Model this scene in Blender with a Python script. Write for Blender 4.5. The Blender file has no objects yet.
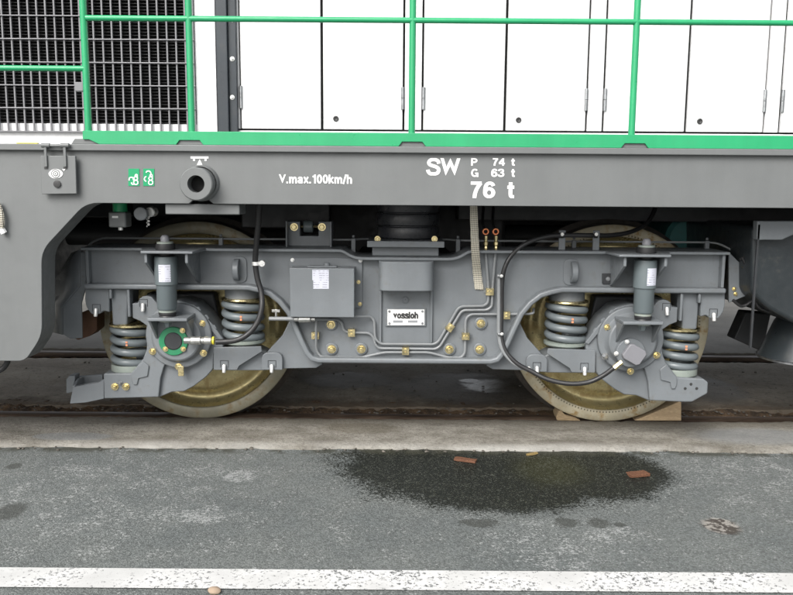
import bpy, bmesh, math, random
from mathutils import Vector, Matrix, noise
R = math.radians
random.seed(7)
S = bpy.context.scene
COL = S.collection

# ------------------------------------------------------------------ camera, sky, sun, exposure
CAM_H, PITCH, ROLL, FPX = 1.18, 8.0, 0.42, 802.0
cam = bpy.data.cameras.new('camera'); cam.sensor_width = 36; cam.lens = 36 * FPX / 793
cam.clip_start = 0.05; cam.clip_end = 2000
camo = bpy.data.objects.new('camera', cam); COL.objects.link(camo)
CROT = Matrix.Rotation(R(90 - PITCH), 3, 'X') @ Matrix.Rotation(R(ROLL), 3, 'Z')
camo.matrix_world = Matrix.Translation((0, 0, CAM_H)) @ CROT.to_4x4()
S.camera = camo
SUN_EL, SUN_AZ = 42.0, 208.0        # azimuth from +Y, clockwise: high, behind and left of the camera
w = bpy.data.worlds.new('World'); S.world = w; w.use_nodes = True
nt = w.node_tree; bg = nt.nodes['Background']
sky = nt.nodes.new('ShaderNodeTexSky'); sky.sky_type = 'NISHITA'; sky.sun_disc = False
sky.sun_elevation = R(SUN_EL); sky.sun_rotation = R(SUN_AZ); sky.dust_density = 4.0; sky.air_density = 1.0; sky.ozone_density = 1.0
hs = nt.nodes.new('ShaderNodeHueSaturation'); hs.inputs['Saturation'].default_value = 0.22
nt.links.new(sky.outputs[0], hs.inputs['Color']); nt.links.new(hs.outputs[0], bg.inputs[0])
bg.inputs[1].default_value = 0.12
sl = bpy.data.lights.new('sun', 'SUN'); sl.energy = 1.5; sl.angle = R(40); sl.color = (1, 0.97, 0.93)
so = bpy.data.objects.new('sun', sl); COL.objects.link(so)
sd = Vector((math.sin(R(SUN_AZ)) * math.cos(R(SUN_EL)), math.cos(R(SUN_AZ)) * math.cos(R(SUN_EL)), math.sin(R(SUN_EL))))
so.rotation_euler = sd.to_track_quat('Z', 'Y').to_euler(); so.location = sd * 30
S.view_settings.view_transform = 'Standard'; S.view_settings.look = 'None'
S.view_settings.gamma = 1; S.view_settings.use_curve_mapping = False
S.view_settings.exposure = 1.05

# ------------------------------------------------------------------ measuring helpers (photo pixel -> point on a plane of known depth)
def ray(px, py):
    return CROT @ Vector(((px - 396.5) / FPX, -(py - 297.5) / FPX, -1.0))
def W(px, py, Y):
    d = ray(px, py); t = Y / d.y
    return Vector((d.x * t, Y, CAM_H + d.z * t))
def G(px, py, z=0.0):
    d = ray(px, py); t = (z - CAM_H) / d.z
    return Vector((d.x * t, d.y * t, z))
def Z(py, Y, px=400): return W(px, py, Y).z
def X(px, Y, py=300): return W(px, py, Y).x
def L(n, Y, z=0.6):                      # photo length -> metres
    return n / FPX * (Y * math.cos(R(PITCH)) + (CAM_H - z) * math.sin(R(PITCH)))

# ------------------------------------------------------------------ object helpers
WL = {}
def tag(o, label=None, cat=None, group=None, kind=None):
    if label: o['label'] = label
    if cat: o['category'] = cat
    if group: o['group'] = group
    if kind: o['kind'] = kind
    return o
def empty(name, loc, label, cat, group=None):
    o = bpy.data.objects.new(name, None); COL.objects.link(o); o.location = loc; WL[o] = Vector(loc)
    o.empty_display_size = 0.2
    return tag(o, label, cat, group)
def put(o, name, parent, c):
    COL.objects.link(o); o.name = name; WL[o] = Vector(c)
    if parent: o.parent = parent; o.location = Vector(c) - WL[parent]
    else: o.location = c
def mk(name, bm, mat, parent=None, bevel=0.0, ang=35, seg=2, origin=None, keep=False, recalc=True):
    if recalc: bmesh.ops.recalc_face_normals(bm, faces=bm.faces)
    vs = [v.co for v in bm.verts]
    if origin is None:
        lo = Vector([min(v[i] for v in vs) for i in range(3)]); hi = Vector([max(v[i] for v in vs) for i in range(3)])
        c = (lo + hi) / 2
    else: c = Vector(origin)
    for v in bm.verts: v.co -= c
    me = bpy.data.meshes.new(name); bm.to_mesh(me); bm.free()
    me.materials.append(mat)
    for p in me.polygons: p.use_smooth = True
    me.set_sharp_from_angle(angle=R(ang))
    o = bpy.data.objects.new(name, me); put(o, name, parent, c)
    if bevel:
        b = o.modifiers.new('bevel', 'BEVEL'); b.width = bevel; b.segments = seg; b.limit_method = 'ANGLE'; b.angle_limit = R(40); b.harden_normals = False
    return o
def inst(src, name, loc, parent, scale=None, rot=None):
    o = src.copy(); put(o, name, parent, loc)
    if scale is not None: o.scale = (scale,) * 3 if isinstance(scale, (int, float)) else scale
    if rot: o.rotation_euler = rot
    return o
def proto(fn):                            # a mesh kept only as shared data
    bm = bmesh.new(); fn(bm); bmesh.ops.recalc_face_normals(bm, faces=bm.faces)
    me = bpy.data.meshes.new('shared'); bm.to_mesh(me); bm.free()
    for p in me.polygons: p.use_smooth = True
    me.set_sharp_from_angle(angle=R(35))
    return me
def place(me, name, mat, loc, parent, rot=None, scale=None):
    if not me.materials: me.materials.append(mat)
    o = bpy.data.objects.new(name, me); put(o, name, parent, loc)
    if rot: o.rotation_euler = rot
    if scale is not None: o.scale = (scale,) * 3 if isinstance(scale, (int, float)) else scale
    if me.materials[0] is not mat:
        o.material_slots[0].link = 'OBJECT'; o.material_slots[0].material = mat
    return o

# ------------------------------------------------------------------ mesh helpers
def box(bm, x0, x1, y0, y1, z0, z1):
    v = [bm.verts.new((x, y, z)) for z in (z0, z1) for y in (y0, y1) for x in (x0, x1)]
    for f in ((0, 2, 3, 1), (4, 5, 7, 6), (0, 1, 5, 4), (2, 6, 7, 3), (0, 4, 6, 2), (1, 3, 7, 5)):
        bm.faces.new([v[i] for i in f])
    return v
def prism(bm, pts, y0, y1):               # pts (x,z) outline, extruded along Y
    a = [bm.verts.new((p[0], y0, p[1])) for p in pts]; b = [bm.verts.new((p[0], y1, p[1])) for p in pts]
    n = len(pts)
    bm.faces.new(a); bm.faces.new(b[::-1])
    for i in range(n): bm.faces.new((a[i], a[(i + 1) % n], b[(i + 1) % n], b[i]))
def prism_x(bm, pts, x0, x1):             # pts (y,z) outline, extruded along X
    a = [bm.verts.new((x0, p[0], p[1])) for p in pts]; b = [bm.verts.new((x1, p[0], p[1])) for p in pts]
    n = len(pts)
    bm.faces.new(a); bm.faces.new(b[::-1])
    for i in range(n): bm.faces.new((a[i], a[(i + 1) % n], b[(i + 1) % n], b[i]))
def prism_z(bm, pts, z0, z1):
    a = [bm.verts.new((p[0], p[1], z0)) for p in pts]; b = [bm.verts.new((p[0], p[1], z1)) for p in pts]
    n = len(pts)
    bm.faces.new(a); bm.faces.new(b[::-1])
    for i in range(n): bm.faces.new((a[i], a[(i + 1) % n], b[(i + 1) % n], b[i]))
def fillet(pts, r, n=5):
    out = []; m = len(pts)
    for i in range(m):
        p0, p, p1 = Vector(pts[i - 1][:2]), Vector(pts[i][:2]), Vector(pts[(i + 1) % m][:2])
        rr = r[i] if isinstance(r, (list, tuple)) else r
        a, b = p0 - p, p1 - p
        if rr <= 0 or a.length < 1e-6 or b.length < 1e-6: out.append((p.x, p.y)); continue
        d = min(rr, a.length * .45, b.length * .45)
        A, B = p + a.normalized() * d, p + b.normalized() * d
        for k in range(n + 1):
            t = k / n
            q = A * (1 - t) ** 2 + p * 2 * t * (1 - t) + B * t ** 2
            out.append((q.x, q.y))
    return out
def strip(bm, pts, th, y0, y1, side=1):   # a plate following the polyline pts (x,z), thickness th to its right/left
    P = [Vector(p) for p in pts]; n = len(P); Q = []
    for i in range(n):
        t1 = (P[i] - P[i - 1]).normalized() if i > 0 else None
        t2 = (P[i + 1] - P[i]).normalized() if i < n - 1 else None
        if t1 is None: t1 = t2
        if t2 is None: t2 = t1
        n1, n2 = Vector((-t1.y, t1.x)), Vector((-t2.y, t2.x))
        m = (n1 + n2).normalized(); k = th / max(.4, m.dot(n1))
        Q.append(P[i] + m * k * side)
    rings = []
    for p, q in zip(P, Q):
        rings.append([bm.verts.new((p.x, y0, p.y)), bm.verts.new((p.x, y1, p.y)), bm.verts.new((q.x, y1, q.y)), bm.verts.new((q.x, y0, q.y))])
    for a, b in zip(rings, rings[1:]):
        for i in range(4): bm.faces.new((a[i], a[(i + 1) % 4], b[(i + 1) % 4], b[i]))
    bm.faces.new(rings[0]); bm.faces.new(rings[-1][::-1])
def lathe(bm, prof, c, axis='Y', seg=32, caps=True):   # prof (radius, along axis)
    rings = []
    for r, h in prof:
        ring = []
        if r < 1e-6: 
            p = {'Y': (c[0], c[1] + h, c[2]), 'Z': (c[0], c[1], c[2] + h), 'X': (c[0] + h, c[1], c[2])}[axis]
            rings.append([bm.verts.new(p)]); continue
        for i in range(seg):
            a = 2 * math.pi * i / seg; u, v = r * math.cos(a), r * math.sin(a)
            p = {'Y': (c[0] + u, c[1] + h, c[2] + v), 'Z': (c[0] + u, c[1] + v, c[2] + h), 'X': (c[0] + h, c[1] + u, c[2] + v)}[axis]
            ring.append(bm.verts.new(p))
        rings.append(ring)
    for a, b in zip(rings, rings[1:]):
        if len(a) == 1 and len(b) == 1: continue
        for i in range(seg):
            j = (i + 1) % seg
            if len(a) == 1: bm.faces.new((a[0], b[j], b[i]))
            elif len(b) == 1: bm.faces.new((a[i], a[j], b[0]))
            else: bm.faces.new((a[i], a[j], b[j], b[i]))
    if caps:
        if len(rings[0]) > 1: bm.faces.new(rings[0][::-1])
        if len(rings[-1]) > 1: bm.faces.new(rings[-1])
def cyl(bm, c, r, h0, h1, axis='Y', seg=24, ch=0.0):
    if ch: lathe(bm, [(r - ch, h0), (r, h0 + ch), (r, h1 - ch), (r - ch, h1)], c, axis, seg)
    else: lathe(bm, [(r, h0), (r, h1)], c, axis, seg)
def smooth(pts, n=6):
    P = [Vector(p) for p in pts]; out = []
    for i in range(len(P) - 1):
        p0 = P[max(i - 1, 0)]; p1 = P[i]; p2 = P[i + 1]; p3 = P[min(i + 2, len(P) - 1)]
        for k in range(n):
            t = k / n
            out.append(.5 * ((2 * p1) + (p2 - p0) * t + (2 * p0 - 5 * p1 + 4 * p2 - p3) * t * t + (3 * p1 - p0 - 3 * p2 + p3) * t ** 3))
    out.append(P[-1]); return out
def roundpath(pts, r=.02, n=4):
    P = [Vector(p) for p in pts]; out = [P[0]]
    for i in range(1, len(P) - 1):
        a, b = P[i - 1] - P[i], P[i + 1] - P[i]
        d = min(r, a.length * .48, b.length * .48)
        A, B = P[i] + a.normalized() * d, P[i] + b.normalized() * d
        for k in range(n + 1):
            t = k / n; out.append(A * (1 - t) ** 2 + P[i] * 2 * t * (1 - t) + B * t * t)
    out.append(P[-1]); return out
def sweep(bm, path, r, seg=8, flat=1.0):
    P = [Vector(p) for p in path]
    Pn = [P[0]]
    for p in P[1:]:
        if (p - Pn[-1]).length > 1e-5: Pn.append(p)
    P = Pn; n = len(P); t = (P[1] - P[0]).normalized()
    up = Vector((0, -1, 0)) if abs(t.y) < .9 else Vector((0, 0, 1))
    u = (up - t * up.dot(t)).normalized(); rings = []
    for i in range(n):
        t2 = ((P[min(i + 1, n - 1)] - P[max(i - 1, 0)])).normalized()
        q = t.rotation_difference(t2); u = (q @ u); u = (u - t2 * u.dot(t2)).normalized(); t = t2
        v = t.cross(u)
        rings.append([bm.verts.new(P[i] + u * math.cos(2 * math.pi * k / seg) * r * flat + v * math.sin(2 * math.pi * k / seg) * r) for k in range(seg)])
    for a, b in zip(rings, rings[1:]):
        for k in range(seg): bm.faces.new((a[k], a[(k + 1) % seg], b[(k + 1) % seg], b[k]))
    bm.faces.new(rings[0][::-1]); bm.faces.new(rings[-1])
def NB(): return bmesh.new()

# ------------------------------------------------------------------ materials
class M:
    def __init__(s, name):
        s.m = bpy.data.materials.new(name); s.m.use_nodes = True; s.t = s.m.node_tree
        s.b = s.t.nodes['Principled BSDF']
    def n(s, typ, props=None, **inp):
        nd = s.t.nodes.new('ShaderNode' + typ)
        for k, v in (props or {}).items(): setattr(nd, k, v)
        for k, v in inp.items():
            key = int(k[1:]) if k[0] == '_' and k[1:].isdigit() else k.replace('_', ' ')
            s.set(nd.inputs[key], v)
        return nd
    def set(s, sock, v):
        if hasattr(v, 'outputs'): v = v.outputs[0]
        if isinstance(v, bpy.types.NodeSocket): s.t.links.new(v, sock)
        else:
            if isinstance(v, tuple) and len(v) == 3 and sock.type == 'RGBA': v = (*v, 1)
            sock.default_value = v
    def math(s, op, a, b=0.0, c=0.0, clamp=False):
        nd = s.n('Math', {'operation': op, 'use_clamp': clamp}); s.set(nd.inputs[0], a); s.set(nd.inputs[1], b); s.set(nd.inputs[2], c); return nd.outputs[0]
    def mix(s, fac, a, b, mode='MIX'):
        nd = s.n('Mix', {'data_type': 'RGBA', 'blend_type': mode}); s.set(nd.inputs[0], fac); s.set(nd.inputs[6], a); s.set(nd.inputs[7], b); return nd.outputs[2]
    def ramp(s, fac, a, b, ca=0.0, cb=1.0):
        nd = s.n('MapRange', {'interpolation_type': 'SMOOTHSTEP'}); s.set(nd.inputs[0], fac); s.set(nd.inputs[1], a); s.set(nd.inputs[2], b); s.set(nd.inputs[3], ca); s.set(nd.inputs[4], cb); return nd.outputs[0]
    def pos(s): return s.n('NewGeometry').outputs['Position']
    def noise(s, scale, detail=3, rough=.55, vec=None, col=False):
        nd = s.n('TexNoise', Scale=scale, Detail=detail, Roughness=rough)
        s.set(nd.inputs['Vector'], vec if vec is not None else s.pos()); return nd.outputs['Color' if col else 'Fac']
    def scaled(s, vec, sc):
        nd = s.n('VectorMath', {'operation': 'MULTIPLY'}); s.set(nd.inputs[0], vec); nd.inputs[1].default_value = sc; return nd.outputs[0]
    def bump(s, h, strength=.2, dist=.005):
        nd = s.n('Bump', Strength=strength, Distance=dist, Height=h); s.set(s.b.inputs['Normal'], nd.outputs[0])
    def col(s, c): s.set(s.b.inputs['Base Color'], c)
    def rough(s, r): s.set(s.b.inputs['Roughness'], r)
    def metal(s, v): s.b.inputs['Metallic'].default_value = v
def mul(c, k): return tuple(min(1, x * k) for x in c)
def paint(name, c, rough=.42, var=.10, dirt=.25, spec=.5, dirtc=(.10, .09, .07), metal=0.0, streak=.03):
    m = M(name)
    n1 = m.noise(3.1, 5, .6); n2 = m.noise(26, 4, .6)
    base = m.mix(m.ramp(n1, .3, .7), mul(c, 1 - var), mul(c, 1 + var))
    sk = m.ramp(m.noise(1.0, 4, .6, m.scaled(m.pos(), (17.0, 17.0, 1.1))), .3, .7, 1 - streak, 1 + streak)
    base = m.mix(1.0, base, m.n('CombineColor', _0=sk, _1=sk, _2=sk).outputs[0], 'MULTIPLY')
    d = m.math('MULTIPLY', m.ramp(n2, .52, .78), m.ramp(n1, .35, .65))
    base = m.mix(m.math('MULTIPLY', d, dirt), base, dirtc)
    m.col(base); m.rough(m.ramp(n2, .25, .75, rough - .08, rough + .12)); m.metal(metal)
    m.b.inputs['Specular IOR Level'].default_value = spec
    m.bump(m.math('ADD', m.noise(150, 2), m.math('MULTIPLY', m.noise(22, 3), 1.5)), .07, .003)
    return m.m
GREY = paint('bogie_grey_paint', (.146, .159, .169), .40, .10, .42)
SILL = paint('sill_grey_paint', (.136, .143, .143), .45, .05, .10, streak=.025)
SPRG = paint('spring_paint', (.135, .155, .163), .34, .06, .15)
DAMP = paint('damper_paint', (.112, .135, .142), .36, .05, .1)
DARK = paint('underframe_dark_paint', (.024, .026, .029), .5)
NAVY = paint('tank_dark_paint', (.022, .027, .030), .35, .1, .3)
COLM = paint('column_dark_paint', (.03, .037, .045), .35)
GREEN = paint('green_paint', (.018, .30, .122), .35, .05, .05)
WHITE = paint('white_paint', (.76, .76, .765), .3, .006, .0, dirtc=(.5, .48, .42))
BARM = paint('grille_bar_paint', (.18, .18, .19), .4, .04, .1)
BLACK = paint('black_matt', (.008, .008, .008), .8, .1, 0)
FIN = paint('cooler_fin_black', (.012, .012, .013), .5, .1, 0)
RUBB = paint('black_rubber', (.018, .018, .019), .45, .1, .15)
STACK = paint('rubber_stack_black', (.035, .037, .042), .3, .1, .3)
TEAL = paint('teal_paint', (.06, .2, .2), .4)
PRINT = paint('white_print', (.78, .78, .77), .5, .02, .06)
PRINTD = paint('dark_print', (.03, .03, .03), .5, .02, 0)
GREEN2 = paint('green_ring_paint', (.02, .19, .085), .4, .06, .2)
STICK = paint('green_sticker', (.0, .27, .105), .4, .03, .0)
PALE = paint('pale_connector_grey', (.185, .185, .20), .45, .06, .3)
DISHM = paint('spring_seat_pale', (.22, .25, .225), .3, .1, .4, dirtc=(.25, .2, .1))
GPLATE = paint('grey_mark', (.25, .26, .27), .5, .05, 0)
ORANGE = paint('orange_mark', (.75, .28, .14), .5, .05, 0)
YEL = paint('yellow_plastic', (.7, .6, .05), .4, .05, 0)
RUST = paint('rust_brown', (.09, .045, .025), .8, .3, .4, dirtc=(.04, .025, .02))
def metal(name, c, rough=.3, var=.15, m1=1.0):
    m = M(name); n1 = m.noise(40, 4); m.col(m.mix(m.ramp(n1, .3, .7), mul(c, 1 - var), mul(c, 1 + var * .6)))
    m.rough(m.ramp(n1, .2, .8, rough - .08, rough + .15)); m.metal(m1); return m.m
GOLD = metal('zinc_gold', (.78, .66, .37), .24)
SILV = metal('bright_steel', (.82, .82, .80), .3, .15, .55)
PLUG = metal('plug_steel', (.5, .5, .48), .3, .2, .8)
STEEL = metal('steel_grey', (.35, .36, .37), .38)
COPP = metal('copper', (.8, .32, .16), .35)
PIPE = paint('pipe_grey_paint', (.20, .21, .215), .35, .06, .1)

m = M('braid'); p = m.pos()
wv = m.math('MULTIPLY', m.math('SINE', m.math('ADD', m.math('MULTIPLY', m.n('SeparateXYZ', _0=p).outputs[0], 620.0), m.math('MULTIPLY', m.n('SeparateXYZ', _0=p).outputs[2], 360.0))),
            m.math('SINE', m.math('SUBTRACT', m.math('MULTIPLY', m.n('SeparateXYZ', _0=p).outputs[0], 620.0), m.math('MULTIPLY', m.n('SeparateXYZ', _0=p).outputs[2], 360.0))))
m.col(m.mix(m.ramp(wv, -.2, .35), (.70, .66, .55), (.12, .11, .09))); m.rough(.5); m.metal(.25); m.bump(wv, .4, .002); BRAID = m.m

def label_mat():
    m = M('paper_label'); sx = m.n('SeparateXYZ', _0=m.pos())
    rows = m.math('SINE', m.math('MULTIPLY', sx.outputs[2], 620.0))
    words = m.noise(90, 2, .5, m.scaled(m.pos(), (1.0, 1, .25)))
    f = m.math('MULTIPLY', m.ramp(rows, .35, .8), m.ramp(words, .47, .56))
    m.col(m.mix(m.math('MULTIPLY', f, .7), (.52, .53, .60), (.16, .16, .2))); m.rough(.45); return m.m
LABEL = label_mat()

def wheel_mat(name, web, rust, amt, marks=False, tyre=False):
    m = M(name); tc = m.n('TexCoord').outputs['Object']
    n1 = m.noise(6, 5, .65, tc); n2 = m.noise(22, 5, .65, tc)
    c = m.mix(m.ramp(n1, .35, .65), mul(web, .82), mul(web, 1.12))
    c = m.mix(m.math('MULTIPLY', m.math('MULTIPLY', m.ramp(n2, .44, .62), m.ramp(n1, .4, .6)), amt), c, rust)
    sp = m.n('SeparateXYZ', _0=tc)
    if marks:
        r = m.math('SQRT', m.math('ADD', m.math('MULTIPLY', sp.outputs[0], sp.outputs[0]), m.math('MULTIPLY', sp.outputs[2], sp.outputs[2])))
        an = m.math('ARCTAN2', sp.outputs[2], sp.outputs[0])
        dash = m.math('MULTIPLY', m.math('GREATER_THAN', m.math('SINE', m.math('MULTIPLY', an, 176.0)), .25), m.math('MULTIPLY', m.math('GREATER_THAN', r, .4445), m.math('LESS_THAN', r, .4525)))
        dash = m.math('MULTIPLY', dash, m.math('GREATER_THAN', m.noise(3, 1, .5, tc), .42))
        c = m.mix(m.math('MULTIPLY', dash, .85), c, (.05, .04, .02))
    m.col(c); m.rough(m.ramp(n2, .3, .7, .24 if not tyre else .42, .42 if not tyre else .6)); m.metal(.65 if not tyre else .15)
    m.bump(n2, .06, .004); return m.m
WEBL = wheel_mat('wheel_gold_lacquer', (.50, .43, .225), (.24, .15, .05), .6)
TYRL = wheel_mat('tyre_dull_lacquer', (.27, .255, .19), (.2, .13, .05), .7, tyre=True)
TYRR = wheel_mat('tyre_cream_lacquer', (.44, .40, .29), (.28, .17, .05), .9, marks=True, tyre=True)
TREAD = metal('wheel_tread_steel', (.12, .11, .10), .45, .2, .6)

# ---- ground materials: stains are ellipses in ground metres with a ragged edge
def ell(m, vec, cx, cy, rx, ry, soft=.25, rag=.35, sc=9.0, grain=None):
    nz = m.noise(sc, 5, .65, vec)
    s = m.n('SeparateXYZ', _0=vec)
    a = m.math('DIVIDE', m.math('SUBTRACT', s.outputs[0], cx), rx); b = m.math('DIVIDE', m.math('SUBTRACT', s.outputs[1], cy), ry)
    d = m.math('SQRT', m.math('ADD', m.math('MULTIPLY', a, a), m.math('MULTIPLY', b, b)))
    d = m.math('ADD', d, m.math('MULTIPLY', m.math('SUBTRACT', nz, .5), rag * 2))
    if grain is not None: d = m.math('ADD', d, m.math('MULTIPLY', m.math('SUBTRACT', grain, .5), .22))
    return m.ramp(d, 1 - soft, 1 + soft, 1.0, 0.0)
def gell(m, vec, px, py, wx, wy, **k):
    c = G(px, py); rx = abs(G(px + wx, py).x - c.x); ry = abs(G(px, py - wy).y - G(px, py + wy).y) / 2
    return ell(m, vec, c.x, c.y, rx, ry, **k)
def mx(m, *a):
    r = a[0]
    for b in a[1:]: r = m.math('MAXIMUM', r, b)
    return r
m = M('asphalt'); p = m.pos()
vor = m.n('TexVoronoi', Scale=170.0, Randomness=1.0); m.set(vor.inputs['Vector'], p)
vcol = m.n('SeparateColor', _0=vor.outputs['Color']).outputs[0]
vd = vor.outputs['Distance']
big = m.noise(1.6, 5, .6, p); mid = m.noise(7, 6, .7, p); fine = m.noise(260, 3, .6, p)
light = mx(m, gell(m, p, 240, 473, 18, 6, rag=.5), gell(m, p, 205, 512, 30, 8, rag=.9, sc=25), m.math('MULTIPLY', gell(m, p, 565, 540, 80, 26, rag=1.0, sc=9), .55), m.math('MULTIPLY', gell(m, p, 110, 490, 120, 45, soft=.6, rag=.6, sc=5), .5), m.math('MULTIPLY', gell(m, p, 760, 470, 90, 30, soft=.6, rag=.6, sc=5), .45))
base = m.mix(m.ramp(big, .3, .7), (.092, .102, .101), (.122, .131, .126))
base = m.mix(m.ramp(mid, .3, .7, .0, .35), base, (.085, .09, .082))
grain = m.math('MULTIPLY', m.ramp(vcol, .0, 1.0, .74, 1.3), m.ramp(fine, .3, .7, .78, 1.2))
base = m.mix(1.0, base, m.n('CombineColor', _0=grain, _1=grain, _2=grain).outputs[0], 'MULTIPLY')
clump = m.math('ADD', m.math('MULTIPLY', m.ramp(mid, .35, .70), .125), m.math('MULTIPLY', light, .105))
chip = m.noise(84, 4, .7, m.scaled(p, (.8, 1.0, 1.0))); chip2 = m.noise(125, 4, .7, p)
f1 = m.ramp(m.math('ADD', chip, clump), .69, .705); f2 = m.ramp(m.math('ADD', chip2, m.math('MULTIPLY', clump, .8)), .675, .70)
fl = m.math('MULTIPLY', m.math('MAXIMUM', f1, m.math('MULTIPLY', f2, .85)), m.ramp(fine, .3, .6, .55, 1.0))
base = m.mix(m.math('MULTIPLY', fl, .8), base, (.33, .34, .335))
oil = mx(m, gell(m, p, 488, 461, 150, 38, soft=.12, rag=.22, sc=6, grain=vcol), gell(m, p, 590, 468, 78, 26, soft=.14, rag=.26, sc=7, grain=vcol), gell(m, p, 505, 488, 88, 20, soft=.2, rag=.36, sc=9, grain=vcol))
drips = mx(m, gell(m, p, 480, 519, 20, 4, rag=.9, sc=32, grain=vcol), gell(m, p, 567, 519, 12, 5, rag=.9, sc=32, grain=vcol), gell(m, p, 598, 519, 11, 5, rag=.9, sc=32, grain=vcol), gell(m, p, 8, 508, 15, 9, rag=.5), gell(m, p, 14, 463, 8, 3, rag=.5), gell(m, p, 620, 521, 6, 2, rag=.5))
oilc = m.mix(m.math('MULTIPLY', gell(m, p, 550, 466, 34, 14, soft=.6, rag=.4), .6), (.006, .0075, .005), (.028, .029, .010))
base2 = m.mix(m.math('MULTIPLY', oil, .96), base, m.mix(m.math('ADD', m.math('MULTIPLY', fl, .25), m.math('MULTIPLY', m.math('GREATER_THAN', vcol, .86), .26)), oilc, (.13, .14, .11)))
base2 = m.mix(m.math('MULTIPLY', drips, .7), base2, (.03, .032, .027))
hole = gell(m, p, 722, 522, 17, 8, rag=.55, sc=14)
base2 = m.mix(hole, base2, m.mix(m.ramp(m.noise(45, 3, .6, p), .48, .6), (.05, .042, .035), (.26, .245, .22)))
moss = m.math('MULTIPLY', m.ramp(m.n('SeparateXYZ', _0=p).outputs[1], G(400, 453).y, G(400, 449).y), m.ramp(m.noise(9, 5, .65, p), .40, .55))
base2 = m.mix(m.math('MULTIPLY', moss, .8), base2, (.030, .031, .020))
m.col(base2)
m.rough(m.math('SUBTRACT', .82, m.math('MULTIPLY', oil, .34)))
m.bump(m.math('ADD', m.math('SUBTRACT', m.math('MULTIPLY', m.ramp(vd, 0, .6, 1.0, 0.0), .9), m.math('MULTIPLY', hole, 3.0)), m.math('MULTIPLY', fine, .6)), .5, .004)
ASPH = m.m

m = M('concrete_strip'); p = m.pos(); st = m.scaled(p, (.6, 1.0, 1.0))
a = m.noise(6, 7, .7, st); b = m.noise(55, 5, .7, p); c2 = m.noise(1.7, 4, .6, st); d = m.noise(170, 3, .65, p)
base = m.mix(m.ramp(a, .34, .66), (.135, .123, .100), (.28, .265, .23))
base = m.mix(m.math('MULTIPLY', m.ramp(b, .46, .70), .65), base, (.075, .064, .047))
base = m.mix(m.math('MULTIPLY', m.ramp(d, .60, .68), .7), base, (.33, .315, .28))
base = m.mix(m.math('MULTIPLY', m.ramp(d, .42, .34), .6), base, (.05, .043, .032))
yy = m.n('SeparateXYZ', _0=p).outputs[1]
edge = m.math('MULTIPLY', m.ramp(m.math('ADD', yy, m.math('MULTIPLY', m.math('SUBTRACT', a, .5), .12)), 3.60, 3.50), m.ramp(c2, .35, .6))
base = m.mix(m.math('MULTIPLY', edge, .7), base, (.46, .45, .42))
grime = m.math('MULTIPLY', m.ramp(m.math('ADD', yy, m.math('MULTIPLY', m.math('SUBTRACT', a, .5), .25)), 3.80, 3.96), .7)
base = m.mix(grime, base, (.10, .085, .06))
base = m.mix(m.math('MULTIPLY', gell(m, p, 360, 429, 40, 5, rag=.6, sc=10), .6), base, (.09, .075, .05))
patch = mx(m, gell(m, p, 72, 437, 40, 4, soft=.08, rag=.1), gell(m, p, 755, 437, 60, 8, soft=.3, rag=.3))
base = m.mix(m.math('MULTIPLY', patch, .6), base, (.20, .21, .215))
m.col(base); m.rough(.85); m.bump(m.math('ADD', m.math('ADD', b, m.math('MULTIPLY', d, .4)), m.math('MULTIPLY', a, .7)), .7, .010); CONC = m.m

m = M('track_slab'); p = m.pos()
a = m.noise(3, 6, .65, p); b = m.noise(45, 4, .65, p)
base = m.mix(m.ramp(a, .3, .7), (.21, .182, .145), (.34, .305, .25))
base = m.mix(m.math('MULTIPLY', m.ramp(b, .5, .72), .6), base, (.07, .06, .048))
base = m.mix(m.math('MULTIPLY', m.ramp(m.noise(110, 2, .6, p), .66, .74), .7), base, (.38, .36, .32))
wet = mx(m, gell(m, p, 470, 388, 85, 15, rag=.45, sc=5), gell(m, p, 708, 388, 32, 15, rag=.3, sc=4), gell(m, p, 120, 380, 40, 10, rag=.5, sc=5), gell(m, p, 350, 380, 50, 8, rag=.6, sc=6))
base = m.mix(m.math('MULTIPLY', wet, .62), base, (.03, .024, .017))
crack = m.math('MULTIPLY', m.ramp(m.math('ABSOLUTE', m.math('SUBTRACT', m.noise(2.2, 5, .55, p), .5)), .0, .006, 1.0, 0.0), .5)
base = m.mix(crack, base, (.03, .025, .02))
gy = m.ramp(m.math('ADD', m.n('SeparateXYZ', _0=p).outputs[1], m.math('MULTIPLY', m.math('SUBTRACT', m.noise(6, 5, .65, p), .5), .35)), 4.42, 4.22)
base = m.mix(m.math('MULTIPLY', gy, .75), base, (.055, .036, .02))
m.col(base); pud = mx(m, gell(m, p, 490, 386, 26, 6, rag=.6, sc=16), gell(m, p, 470, 381, 10, 2, rag=.6, sc=16))
m.rough(m.math('SUBTRACT', m.math('SUBTRACT', .85, m.math('MULTIPLY', wet, .25)), m.math('MULTIPLY', pud, .28)))
m.bump(m.math('ADD', b, a), .45, .006); SLAB = m.m

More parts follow.
